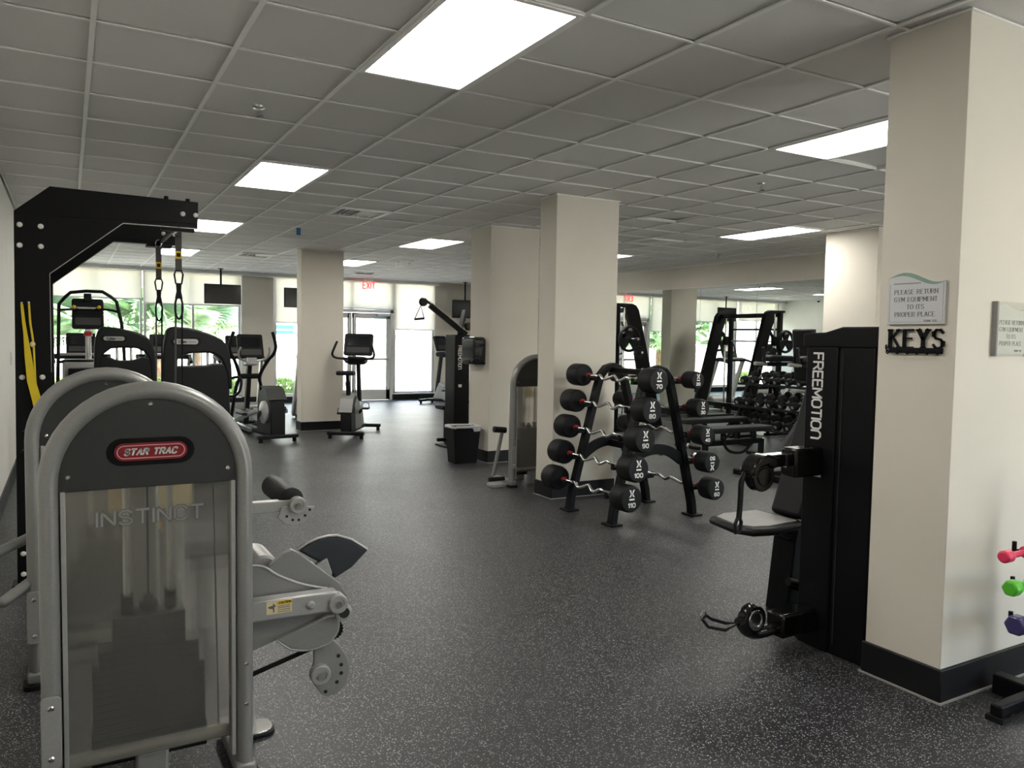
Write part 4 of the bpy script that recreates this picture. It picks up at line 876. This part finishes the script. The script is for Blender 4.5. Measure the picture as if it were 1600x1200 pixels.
# ------------------------------------------------------------------ treadmills in a row facing the windows
def treadmill(x, y, lab):
    t = Thing('treadmill', lab, 'treadmill', (x, y, 0), group='treadmills facing the windows', absolute=False)
    t.add('deck', MB().prism([(-1.75, .05), (-1.75, .14), (-.3, .20), (-.3, .06)], -.36, .36, 'yz'), 'black', bev=.01)
    t.add('belt', MB().prism([(-1.72, .142), (-1.72, .15), (-.3, .212), (-.3, .2)], -.26, .26, 'yz'), 'rubber')
    for s in (-1, 1): t.add('side_rail', MB().prism([(-1.74, .142), (-1.74, .165), (-.3, .225), (-.3, .2)], s*.31-.045, s*.31+.045, 'yz'), 'silverlite', bev=.004)
    t.add('motor_hood', MB().prism([(-.32, .05), (-.32, .27), (-.2, .33), (.15, .28), (.2, .05)], -.38, .38, 'yz'), 'silver', bev=.03)
    for s in (-1, 1):
        t.add('upright', MB().bar((s*.40, -.02, .05), (s*.40, -.42, 1.16), .05, .11, (0, 1, 0)), 'silverlite', bev=.012)
        t.add('armrest', MB().tube(smoothpath([(s*.40, -.35, 1.16), (s*.40, -.55, 1.15), (s*.38, -.85, 1.08)], 4), .028, n=8), 'rubber')
    t.add('handlebar', MB().box(-.43, .43, -.50, -.36, 1.12, 1.20), 'black', bev=.02)
    console(t, Vector((0, -.36, 1.36)), .42, .36, -.35)
    t.add('tray', MB().box(-.3, .3, -.55, -.30, 1.17, 1.215), 'silver', bev=.015)
    for s in (-1, 1):
        for yy in (-1.65, .1): t.add('foot', MB().cyl((s*.3, yy, 0), (s*.3, yy, .06), .03), 'rubber')
for x, lab in ((.07, 'treadmill behind the stair climber, nearest the left wall'), (1.30, 'treadmill behind the second black arched machine'), (2.52, 'treadmill behind the elliptical trainer'), (3.98, 'treadmill half hidden by the far column')): treadmill(x, 10.85, lab)
treadmill(6.85, 9.4, 'treadmill seen only in the mirror behind the Smith machine')

# ------------------------------------------------------------------ elliptical trainer
t = Thing('elliptical_trainer', 'dark elliptical trainer left of the far column', 'elliptical', (2.52, 7.45, 0), rz=math.radians(7), absolute=False)
t.add('rear_bar', MB().box(-.30, .30, -.05, .05, .055, .11), 'machblack', bev=.012)
for s in (-1, 1): t.add('foot', MB().cyl((s*.25, 0, 0), (s*.25, 0, .055), .03), 'rubber')
hp = [(-.01, .10), (-.02, .48), (.02, .60), (.14, .755), (.34, .79), (.50, .70), (.60, .45), (.62, .10)]
t.add('drive_housing', MB().prism(hp, -.105, .105, 'yz'), 'machblack', bev=.02); t.add('housing_top', MB().prism([(.0, .615), (.13, .77), (.34, .805), (.33, .79), (.14, .755), (.02, .60)], -.14, .14, 'yz'), 'charcoal', bev=.006)
t.add('housing_back', MB().prism([(-.035, .10), (-.035, .46), (.01, .60), (.03, .60), (-.01, .46), (-.01, .10)], -.10, .10, 'yz'), 'machblack', bev=.006)
for s in (-1, 1):
    t.add('crank_disc', MB().lathe((s*.105, .25, .42), (s, 0, 0), [(0, .17), (.03, .165), (.045, .12), (.05, .03)], 24), 'silverlite'); t.add('crank', MB().bar((s*.16, .25, .42), (s*.16, .25-.12*s, .42+.06*s), .03, .05), 'black')
    t.add('pedal_arm', MB().bar((s*.19, .25-.1*s, .44), (s*.19, 1.35, .20), .04, .06), 'silverlite', bev=.008)
    pd = t.add('pedal', MB().prism(rrect(s*.19-.085, s*.19+.085, .72, 1.10, .04), .335, .375, 'xy'), 'rubber', bev=.008); t.add('pedal_rim', MB().box(s*.19-.09, s*.19-.075, .75, 1.08, .37, .41).box(s*.19+.075, s*.19+.09, .75, 1.08, .37, .41), 'silver', pd)
    t.add('ramp_rail', MB().bar((s*.19, .65, .12), (s*.19, 1.5, .16), .06, .05), 'steel')
    t.add('moving_arm', MB().tube(smoothpath([(s*.24, 1.40, .25), (s*.20, 1.30, .70), (s*.16, 1.25, .90), (s*.26, 1.15, 1.15), (s*.33, 1.10, 1.25), (s*.36, 1.08, 1.38), (s*.30, 1.06, 1.60)], 5), .026, n=10), 'black')
    t.add('fixed_handle', MB().tube(smoothpath([(s*.06, 1.15, 1.14), (s*.2, 1.08, 1.18), (s*.24, 1.02, 1.28), (s*.22, .98, 1.36)], 4), .016, n=8), 'silverlite')
t.add('mast', MB().bar((0, 1.45, .05), (0, 1.25, 1.15), .07, .09, (0, 1, 0)), 'machblack', bev=.012); t.add('mast_bridge', MB().box(-.17, .17, 1.24, 1.32, .86, .94), 'black', bev=.02)
t.add('neck', MB().prism([(1.1, 1.08), (1.3, 1.06), (1.3, 1.2), (1.15, 1.22)], -.09, .09, 'yz'), 'silver', bev=.02)
console(t, Vector((0, 1.22, 1.37)), .40, .38, -.28)
t.add('base_beam', MB().box(-.05, .05, .05, 1.6, .05, .13), 'machblack', bev=.012); t.add('front_bar', MB().box(-.32, .32, 1.5, 1.6, .05, .11), 'machblack', bev=.012)
for s in (-1, 1): t.add('foot', MB().cyl((s*.28, 1.55, 0), (s*.28, 1.55, .055), .03), 'rubber')

# ------------------------------------------------------------------ upright bikes
def bike(loc, rz, lab, mbody, mpanel):
    t = Thing('exercise_bike', lab, 'exercise bike', loc, rz=rz, group='upright exercise bikes', absolute=False)
    for y in (0, 1.18):
        t.add('stabiliser', MB().box(-.28, .28, y-.045, y+.045, .055, .11), 'machblack', bev=.012)
        for s in (-1, 1): t.add('foot', MB().cyl((s*.24, y, 0), (s*.24, y, .055), .028), 'rubber')
    t.add('body', MB().prism([(.0, .10), (-.01, .45), (.06, .60), (.22, .66), (.40, .62), (.60, .42), (.70, .22), (.68, .10)], -.085, .085, 'yz'), mbody, bev=.02)
    for s in (-1, 1): t.add('side_panel', MB().prism([(.25, .12), (.22, .5), (.34, .6), (.48, .52), (.66, .26), (.62, .12)], s*.088-.006, s*.088+.006, 'yz'), mpanel, bev=.004)
    t.add('rear_panel', MB().prism([(-.03, .40), (.05, .60), (.20, .69), (.20, .66), (.06, .585), (-.01, .42)], -.10, .10, 'yz'), mpanel, bev=.006)
    t.add('seat_post', MB().cyl((0, .17, .62), (0, .10, .86), .035).cyl((0, .11, .84), (0, .08, .97), .025), 'machblack')
    t.add('saddle', MB().prism([(-.13, -.10), (.13, -.10), (.14, .02), (.07, .12), (.03, .22), (-.03, .22), (-.07, .12), (-.14, .02)], .965, 1.03, 'xy').xf(Matrix.Identity(4)), 'vinyl', bev=.02)
    t.add('mast', MB().bar((0, .92, .12), (0, .78, 1.16), .06, .085, (0, 1, 0)), 'machblack', bev=.015); t.add('mast_shroud', MB().prism([(.62, .12), (.60, .42), (.80, .52), (.98, .12)], -.06, .06, 'yz'), 'silverlite', bev=.02)
    t.add('neck', MB().prism([(.62, 1.10), (.86, 1.12), (.86, 1.22), (.6, 1.24)], -.14, .14, 'yz'), 'machblack', bev=.03)
    console(t, Vector((0, .80, 1.42)), .46, .36, -.3)
    t.add('handlebar', MB().tube(smoothpath([(-.27, .50, 1.47), (-.30, .46, 1.38), (-.33, .44, 1.27), (-.27, .50, 1.21), (0, .58, 1.20), (.27, .50, 1.21), (.33, .44, 1.27), (.30, .46, 1.38), (.27, .50, 1.47)], 5), .018, n=8), 'black')
    t.add('base_beam', MB().box(-.04, .04, .0, 1.18, .06, .12), 'machblack', bev=.01)
    for s in (-1, 1):
        t.add('crank_arm', MB().bar((s*.10, .46, .36), (s*.15, .46-.08*s, .36+.05*s), .025, .04), 'black'); pl = t.add('pedal', MB().box(s*.22-.05, s*.22+.05, .40-.08*s, .52-.08*s, .39+.05*s-.02, .39+.05*s+.01), 'rubber', bev=.008)
        t.add('toe_strap', MB().tube([(s*.22-.05, .46-.08*s, .39+.05*s), (s*.22-.045, .46-.08*s, .46+.05*s), (s*.22, .46-.08*s, .48+.05*s), (s*.22+.045, .46-.08*s, .46+.05*s), (s*.22+.05, .46-.08*s, .39+.05*s)], .006, n=6), 'rubber', pl)
bike((3.53, 7.44, 0), math.radians(-32), 'dark upright exercise bike in front of the glass doors', 'machblack', 'silver')
bike((7.92, 12.05, 0), math.radians(33), 'pale silver exercise bike near the far right window', 'silverlite', 'silverlite')

# ------------------------------------------------------------------ televisions on ceiling poles
def tv(x0, x1, y, z0, z1, xp, lab):
    t = Thing('television', lab, 'television', ((x0+x1)/2, y, z0), group='ceiling hung televisions')
    b_ = t.add('casing', MB().box(x0, x1, y, y+.05, z0, z1), 'black', bev=.006); t.add('screen', MB().box(x0+.012, x1-.012, y-.002, y+.001, z0+.018, z1-.012), 'screen', b_)
    t.add('pole', MB().cyl((xp, y+.09, z1-.2), (xp, y+.09, H), .02), 'black'); t.add('bracket', MB().box(xp-.08, xp+.08, y+.05, y+.12, (z0+z1)/2-.08, (z0+z1)/2+.08), 'black'); t.add('ceiling_plate', MB().cyl((xp, y+.09, H-.012), (xp, y+.09, H), .06), 'black')
tv(2.36, 3.09, 13.25, 2.19, 2.60, 2.70, 'television hanging in front of the second far window')
tv(4.02, 4.70, 13.35, 2.17, 2.60, 4.36, 'television half hidden behind the far column')
tv(8.05, 8.75, 13.3, 2.05, 2.49, 8.43, 'television in the far corner beside the dispenser column')

# ------------------------------------------------------------------ dispenser and bin
t = Thing('towel_dispenser', 'smoky black paper towel dispenser on a column side', 'dispenser', (4.42, 4.78, 1.22))
t.add('body', MB().prism(rrect(4.60, 4.96, 1.235, 1.57, .05), 4.25, 4.42, 'yz'), 'dispenser', bev=.025)
t.add('cover_lip', MB().prism(rrect(4.61, 4.95, 1.225, 1.25, .01), 4.27, 4.42, 'yz'), 'black', bev=.004); t.add('lever', MB().box(4.24, 4.26, 4.70, 4.86, 1.24, 1.28), 'black', bev=.004)
t = Thing('trash_can', 'black trash can with a pale liner below the dispenser', 'trash can', (4.16, 4.70, 0))
def frust(a, b_, z0, z1, c): return [(c[0]+sx*a[0], c[1]+sy*a[1], z0) for sx, sy in ((-1, -1), (1, -1), (1, 1), (-1, 1))]+[(c[0]+sx*b_[0], c[1]+sy*b_[1], z1) for sx, sy in ((-1, -1), (1, -1), (1, 1), (-1, 1))]
c = (4.16, 4.70)
o = MB().add(frust((.15, .105), (.185, .13), 0, .45, c)+frust((.145, .10), (.175, .12), .02, .45, c), [(3, 2, 1, 0), (0, 1, 5, 4), (1, 2, 6, 5), (2, 3, 7, 6), (3, 0, 4, 7), (8, 9, 10, 11), (8, 12, 13, 9), (9, 13, 14, 10), (10, 14, 15, 11), (11, 15, 12, 8), (4, 5, 13, 12), (5, 6, 14, 13), (6, 7, 15, 14), (7, 4, 12, 15)])
t.add('can', o, 'black', bev=.008)
rp = [(c[0]+x, c[1]+y, .452+.006*math.sin(9*k)) for k, (x, y) in enumerate(rrect(-.19, .19, -.135, .135, .04, 4))]
t.add('liner_rim', MB().tube(rp, .012, .016, n=8, closed=True), 'liner'); t.add('liner_flap', MB().add([(c[0]+.06, c[1]-.148, .45), (c[0]+.18, c[1]-.15, .455), (c[0]+.17, c[1]-.146, .40), (c[0]+.09, c[1]-.142, .395), (c[0]+.06, c[1]-.142, .45), (c[0]+.18, c[1]-.144, .455), (c[0]+.17, c[1]-.14, .40), (c[0]+.09, c[1]-.136, .395)], [(0, 1, 2, 3), (7, 6, 5, 4), (0, 4, 5, 1), (1, 5, 6, 2), (2, 6, 7, 3), (3, 7, 4, 0)]), 'liner')
t.add('rubbish', MB().ball((c[0], c[1], .40), .15, .10, .035), 'liner')

# ------------------------------------------------------------------ signs on the nearest column
t = Thing('wall_sign', 'grey notice board with a sage wave on the column side', 'sign', (3.13, -1.92, 1.64))
def wave(y): u = (y+1.785)/(-.268); return 1.868+.028*math.sin(u*2*PI*.92+.25)*(1 if u < .5 else .7)
ys = [-1.785-.268*k/16 for k in range(17)]
top = [(y, 1.845+.024*math.sin((k/16)*2*PI*.86)) for k, y in enumerate(ys)]
bo = t.add('board', MB().prism([(ys[0], 1.64)]+top+[(ys[-1], 1.64)], 3.128, 3.138, 'yz'), 'sign', bev=.001)
low_ = [(y, 1.845+.024*math.sin((k/16)*2*PI*.86)-.018*math.sin(PI*k/16)) for k, y in enumerate(ys)]
t.add('wave_stripe', MB().prism(top+low_[::-1], 3.1268, 3.1284, 'yz'), 'signgreen', bo)
for txt, z, h in (('PLEASE RETURN', 1.783, .019), ('GYM EQUIPMENT', 1.750, .019), ('TO ITS', 1.717, .019), ('PROPER PLACE.', 1.684, .019), ('THANK YOU.', 1.655, .008)):
    yc = -1.918 if h > .01 else -1.99
    t.add('lettering', text_mb(txt, h, h*.13, (3.1275, yc, z), (0, -1, 0), (0, 0, 1), depth=.0006, serif=.75, xs=.92, gap=1.75), 'signink', bo)
t.add('fine_print', MB().box(3.1272, 3.1282, -1.94, -1.81, 1.818, 1.823), 'caulk', bo); t.add('frame_line', MB().box(3.1273, 3.1282, -1.795, -1.794, 1.65, 1.82).box(3.1273, 3.1282, -2.044, -2.043, 1.65, 1.82).box(3.1273, 3.1282, -2.044, -1.794, 1.65, 1.651), 'caulk', bo)
t = Thing('key_rack', 'dark metal key rack cut as large letters', 'key rack', (3.13, -1.92, 1.51))
t.add('lettering', text_mb('KEYS', .078, .016, (3.136, -1.925, 1.576), (0, -1, 0), (0, 0, 1), depth=.008, serif=.95, xs=.84, gap=2.4), 'black')
t.add('rail', MB().box(3.126, 3.138, -2.05, -1.80, 1.512, 1.537), 'black', bev=.003)
for q in range(6):
    y = -1.805-q*.047; t.add('hook', MB().tube([(3.126, y, 1.518), (3.112, y, 1.508), (3.104, y, 1.512), (3.102, y, 1.524)], .003, n=6), 'black')
t.add('end_curl', MB().tube(smoothpath([(3.13, -1.80, 1.515), (3.13, -1.787, 1.525), (3.13, -1.783, 1.54), (3.13, -1.787, 1.548)], 3), .004, n=6), 'black')
t = Thing('acrylic_sign', 'clear framed notice on the bright front of the nearest column', 'sign', (3.53, -2.11, 1.51))
bo = t.add('board', MB().prism([(3.415, 1.515), (3.415, 1.72)]+[(3.415+.25*k/10, 1.722+.014*math.sin(k/10*2*PI)) for k in range(1, 11)]+[(3.665, 1.515)], -2.108, -2.102), 'paint_white'); t.add('cover', MB().box(3.40, 3.68, -2.125, -2.120, 1.505, 1.745), 'acrylic', bo); t.add('frame_edge', MB().box(3.40, 3.412, -2.122, -2.1, 1.505, 1.745).box(3.668, 3.68, -2.122, -2.1, 1.505, 1.745), 'caulk', bo)
for txt, z, h in (('PLEASE RETURN', 1.655, .018), ('GYM EQUIPMENT', 1.624, .018), ('TO ITS', 1.593, .018), ('PROPER PLACE.', 1.562, .018), ('THANK YOU.', 1.530, .008)):
    t.add('lettering', text_mb(txt, h, h*.13, (3.54 if h > .01 else 3.6, -2.1085, z), (1, 0, 0), (0, 0, 1), depth=.0006, serif=.75, xs=.92, gap=1.75), 'signink', bo)

# ------------------------------------------------------------------ small dumbbell tree at the right edge
t = Thing('dumbbell_tree', 'black stand of small dumbbells at the right edge', 'dumbbell rack', (3.62, -2.36, 0))
t.add('post', MB().bar((3.66, -2.36, .04), (3.60, -2.36, .95), .05, .05, (0, 1, 0)), 'black', bev=.006)
t.add('base', MB().box(3.19, 3.75, -2.335, -2.285, .02, .07), 'black', bev=.008); t.add('base', MB().box(3.45, 3.52, -2.58, -2.15, .0, .09), 'black', bev=.008); t.add('foot', MB().box(3.18, 3.25, -2.345, -2.275, 0, .022), 'rubber')
for z in (.70, .55, .40):
    for yy in (-2.345, -2.275): t.add('cradle', MB().bar((3.62, yy, z-.05), (3.335, yy, z-.012), .012, .02), 'black', bev=.003)
    t.add('cradle_tip', MB().cyl((3.335, -2.345, z-.012), (3.335, -2.345, z+.03), .009).cyl((3.335, -2.275, z-.012), (3.335, -2.275, z+.03), .009), 'black')
def minidb(z, m, rh, x0, lab, kind):
    t = Thing('small_dumbbell', lab, 'dumbbell', (x0+.1, -2.31, z-rh), group='coloured dumbbells on the stand')
    n_ = 6 if kind else 20
    hx = MB(); hx.cyl((x0, -2.31, z), (x0+.055, -2.31, z), rh, n=n_)
    t.add('head', hx, m, bev=.008); t.add('head', MB().cyl((x0+.16, -2.31, z), (x0+.215, -2.31, z), rh, n=n_), m, bev=.008)
    t.add('handle', MB().cyl((x0+.05, -2.31, z), (x0+.165, -2.31, z), rh*.5), m)
minidb(.69, 'pink', .026, 3.185, 'bright pink dumbbell on the right edge stand', False)
minidb(.55, 'green', .036, 3.245, 'bright green dumbbell on the right edge stand', True)
minidb(.385, 'purple', .045, 3.295, 'dark purple dumbbell on the right edge stand', True)

# ------------------------------------------------------------------ Smith machine in front of the mirror
SX = 8.05
SYN, SYF = 6.56, 7.84
sm = Thing('smith_machine', 'black Smith machine with sloping side shrouds by the mirror', 'smith machine', (8.39, 7.2, 0))
for y in (SYN, SYF):
    poly = [(8.14, 2.0), (8.15, 2.11), (7.99, 2.135), (7.86, 2.14), (7.86, 2.185), (8.26, 2.185), (8.34, 2.155), (8.40, 2.08), (8.99, .06), (8.69, .06), (8.62, .3), (8.25, 1.75)]
    sh = sm.add('side_shroud', MB().prism(poly, y, y+.09), 'black', bev=.012)
    sm.add('front_post', MB().box(7.92, 8.0, y, y+.08, .05, 2.14), 'black', bev=.006); sm.add('guide_rod', MB().cyl((SX+.06, y+.04, .12), (SX+.06, y+.04, 2.13), .016), 'chrome')
    sm.add('base_foot', MB().box(7.84, 9.04, y-.01, y+.10, 0, .07), 'black', bev=.008); sm.add('gusset', MB().bar((7.96, y+.04, 1.45), (8.24, y+.04, 1.78), .04, .04), 'black')
    for q in range(7): sm.add('rack_hole', MB().cyl((7.92, y+.04, .6+q*.2), (7.915, y+.04, .6+q*.2), .012, n=8), 'steel')
    s = -1 if y < 7 else 1; yo = y if s < 0 else y+.09
    sm.add('storage_peg', MB().cyl((8.31, yo, 1.36), (8.31, yo+s*.22, 1.36), .022), 'chrome')
    sm.add('emblem', MB().tube([(8.51+.05*math.cos(q*PI/8), yo+s*.002, 1.0+.085*math.sin(q*PI/8)) for q in range(16)], .006, n=6, closed=True), 'steel', sh)
    sm.add('carriage', MB().box(SX, SX+.10, y, y+.08, 1.50, 1.68), 'black', bev=.006)
sm.add('top_beam', MB().box(7.9, 7.98, SYN+.05, SYF+.04, 2.06, 2.14), 'black', bev=.006); sm.add('pull_up_bar', MB().cyl((7.96, SYN+.05, 1.82), (7.96, SYF+.04, 1.82), .02), 'black'); sm.add('rear_beam', MB().box(8.81, 8.89, SYN+.05, SYF+.04, .30, .38), 'black', bev=.006); sm.add('rear_beam', MB().box(8.24, 8.32, SYN+.05, SYF+.04, 2.04, 2.12), 'black', bev=.006)
sm.add('bar', MB().cyl((SX, 6.12, 1.585), (SX, 8.36, 1.585), .016).cyl((SX, 6.14, 1.585), (SX, 6.48, 1.585), .025).cyl((SX, 8.0, 1.585), (SX, 8.34, 1.585), .025), 'chrome')
def plate(x, y, z, R_, th, lab, mark=True):
    t = Thing('weight_plate', lab, 'weight plate', (x, y, z-R_), group='grip plates on the Smith machine')
    ring = MB().tube([(x+(R_-.025)*math.cos(q*PI/14), y, z+(R_-.025)*math.sin(q*PI/14)) for q in range(28)], .025, th/2, n=10, closed=True, ref=(0, 1, 0)); t.add('rim', ring, 'rubber')
    web = MB()
    for k in range(3):
        a0 = PI/2+k*2*PI/3; pts = [(x+.06*math.cos(a0+d_), z+.06*math.sin(a0+d_)) for d_ in (-.9, 0, .9)]+[(x+(R_-.03)*math.cos(a0+d_), z+(R_-.03)*math.sin(a0+d_)) for d_ in (.55, .3, 0, -.3, -.55)]
        web.prism(pts, y-th*.3, y+th*.3)
    t.add('web', web, 'rubber'); t.add('hub', MB().lathe((x, y-th*.4, z), (0, 1, 0), [(0, .05), (0.01, .07), (th*.7, .07), (th*.8, .05)]), 'rubber')
    if mark:
        t.add('number', text_mb('45', .04, .010, (x, y-th*.3-.001, z+R_*.70), (1, 0, 0), (0, 0, 1), xs=1.2), 'white')
plate(SX, 6.37, 1.585, .225, .06, 'round grip plate on the near end of the Smith bar')
plate(SX, 8.13, 1.585, .225, .06, 'round grip plate on the far end of the Smith bar')
plate(8.31, 6.42, 1.36, .11, .04, 'small weight plate on the near Smith storage peg', False)

# ------------------------------------------------------------------ three-tier dumbbell rack along the mirror
dr = Thing('dumbbell_rack', 'black three shelf dumbbell rack along the mirror', 'dumbbell rack', (9.5, 4.4, 0))
for y in (3.66, 5.20):
    dr.add('end_frame', MB().bar((9.28, y, .0), (9.70, y, 1.03), .06, .06, (0, 1, 0)).bar((9.70, y, 1.03), (9.74, y, 0), .05, .05, (0, 1, 0)), 'black', bev=.006); dr.add('foot', MB().box(9.22, 9.80, y-.035, y+.035, 0, .04), 'black', bev=.006)
shelfz = [(.92, 9.60), (.56, 9.48), (.24, 9.38)]
words = ['first', 'second', 'third', 'fourth', 'fifth', 'sixth', 'seventh']
dbm = None
for (z, x), tier in zip(shelfz, ('top', 'middle', 'bottom')):
    for dx in (-.11, .11): dr.add('shelf_rail', MB().bar((x+dx, 3.58, z+dx*.35), (x+dx, 5.28, z+dx*.35), .07, .035), 'black', bev=.005)
    for q in range(7):
        y = 5.16-q*.225; rh = .062 if tier == 'top' else (.072 if tier == 'middle' else .080)
        t = Thing('hex_dumbbell', 'hex dumbbell on the %s shelf by the mirror, %s from the left' % (tier, words[q]), 'dumbbell', (x, y, z+.02), group='hex dumbbells on the %s shelf' % tier, absolute=False)
        t.e.location = (x, y, z+.018+rh*.87)
        t.e.rotation_euler = (0, -.33, random.uniform(-.12, .12))
        for s in (-1, 1):
            t.add('head', MB().prism([(rh*math.cos(k*PI/3), rh*math.sin(k*PI/3)) for k in range(6)], s*.075, s*.165, 'yz'), 'rubber', bev=.008)
        t.add('handle', MB().lathe((-.08, 0, 0), (1, 0, 0), [(0, .014), (.05, .017), (.08, .018), (.11, .017), (.16, .014)], 12), 'chrome')
        t.add('end_disc', MB().cyl((-.165, 0, 0), (-.1665, 0, 0), .026), 'silver')

# ------------------------------------------------------------------ flat benches and knee raise station near the mirror
def bench(x0, x1, y0, y1, z, lab):
    t = Thing('flat_bench', lab, 'bench', ((x0+x1)/2, (y0+y1)/2, 0), group='flat benches near the mirror')
    t.add('pad', MB().prism(rrect(x0, x1, y0, y1, .05), z-.07, z, 'xy'), 'vinyl', bev=.015)
    ym = (y0+y1)/2
    t.add('spine', MB().bar((x0+.08, ym, .22), (x1-.1, ym, .22), .06, .07), 'black', bev=.006)
    for x in (x0+.22, x0+.42, x1-.25): t.add('strut', MB().box(x-.025, x+.025, ym-.03, ym+.03, .22, z-.07), 'black', bev=.004)
    for x in (x0+.10, x1-.10):
        t.add('leg', MB().box(x-.03, x+.03, ym-.03, ym+.03, .04, .24), 'black', bev=.004); t.add('foot', MB().box(x-.035, x+.035, ym-.24, ym+.24, 0, .045), 'black', bev=.006)
    t.add('curved_brace', MB().tube(smoothpath([(x0+.36, ym-.05, .30), (x0+.42, ym-.05, .16), (x0+.55, ym-.05, .09), (x0+.75, ym-.05, .09), (x0+.9, ym-.05, .2)], 5), .02, n=8), 'black')
    t.add('wheel', MB().cyl((x0+.05, ym-.12, .05), (x0+.05, ym-.08, .05), .045).cyl((x0+.05, ym+.08, .05), (x0+.05, ym+.12, .05), .045), 'chrome')
bench(7.02, 8.25, 3.40, 3.68, .43, 'nearer black flat bench in front of the dumbbell rack')
bench(7.65, 8.85, 4.42, 4.70, .43, 'farther black flat bench beside the Smith machine')
k = Thing('knee_raise_station', 'black knee raise station with padded arm rests behind the cable tower', 'gym station', (7.2, 2.25, 0))
k.add('base', MB().box(6.75, 7.75, 2.15, 2.24, 0, .07).box(6.75, 6.84, 1.85, 2.55, 0, .07).box(7.66, 7.75, 1.85, 2.55, 0, .07), 'black', bev=.01) 
k.add('upright', MB().bar((7.72, 2.2, .05), (7.60, 2.2, 1.72), .09, .07, (0, 1, 0)), 'black', bev=.008)
k.add('back_pad', MB().prism([(7.50, 1.10), (7.57, 1.10), (7.50, 1.72), (7.43, 1.72)], 2.05, 2.35), 'vinyl', bev=.025)
for y in (1.95, 2.45):
    k.add('arm_support', MB().bar((7.62, y, 1.30), (7.15, y, 1.30), .05, .05), 'black', bev=.006); k.add('arm_pad', MB().prism([(7.12, 1.33), (7.55, 1.33), (7.55, 1.40), (7.2, 1.41), (7.12, 1.39)], y-.06, y+.06), 'vinyl', bev=.02)
    k.add('grip', MB().cyl((7.12, y, 1.28), (7.08, y, 1.50), .018), 'rubber'); k.add('dip_handle', MB().cyl((7.14, y, 1.30), (6.95, y, 1.31), .022), 'steel')
    k.add('side_brace', MB().bar((7.62, 2.2, 1.30), (7.62, y, 1.30), .05, .05), 'black')
k.add('front_post', MB().bar((6.95, 2.2, .05), (7.58, 2.2, .75), .07, .05, (0, 1, 0)), 'charcoal', bev=.006); k.add('roller', MB().cyl((6.95, 1.95, .20), (6.95, 2.45, .20), .05), 'vinyl')
k.e.location.x -= .05; k.e.location.y += .08
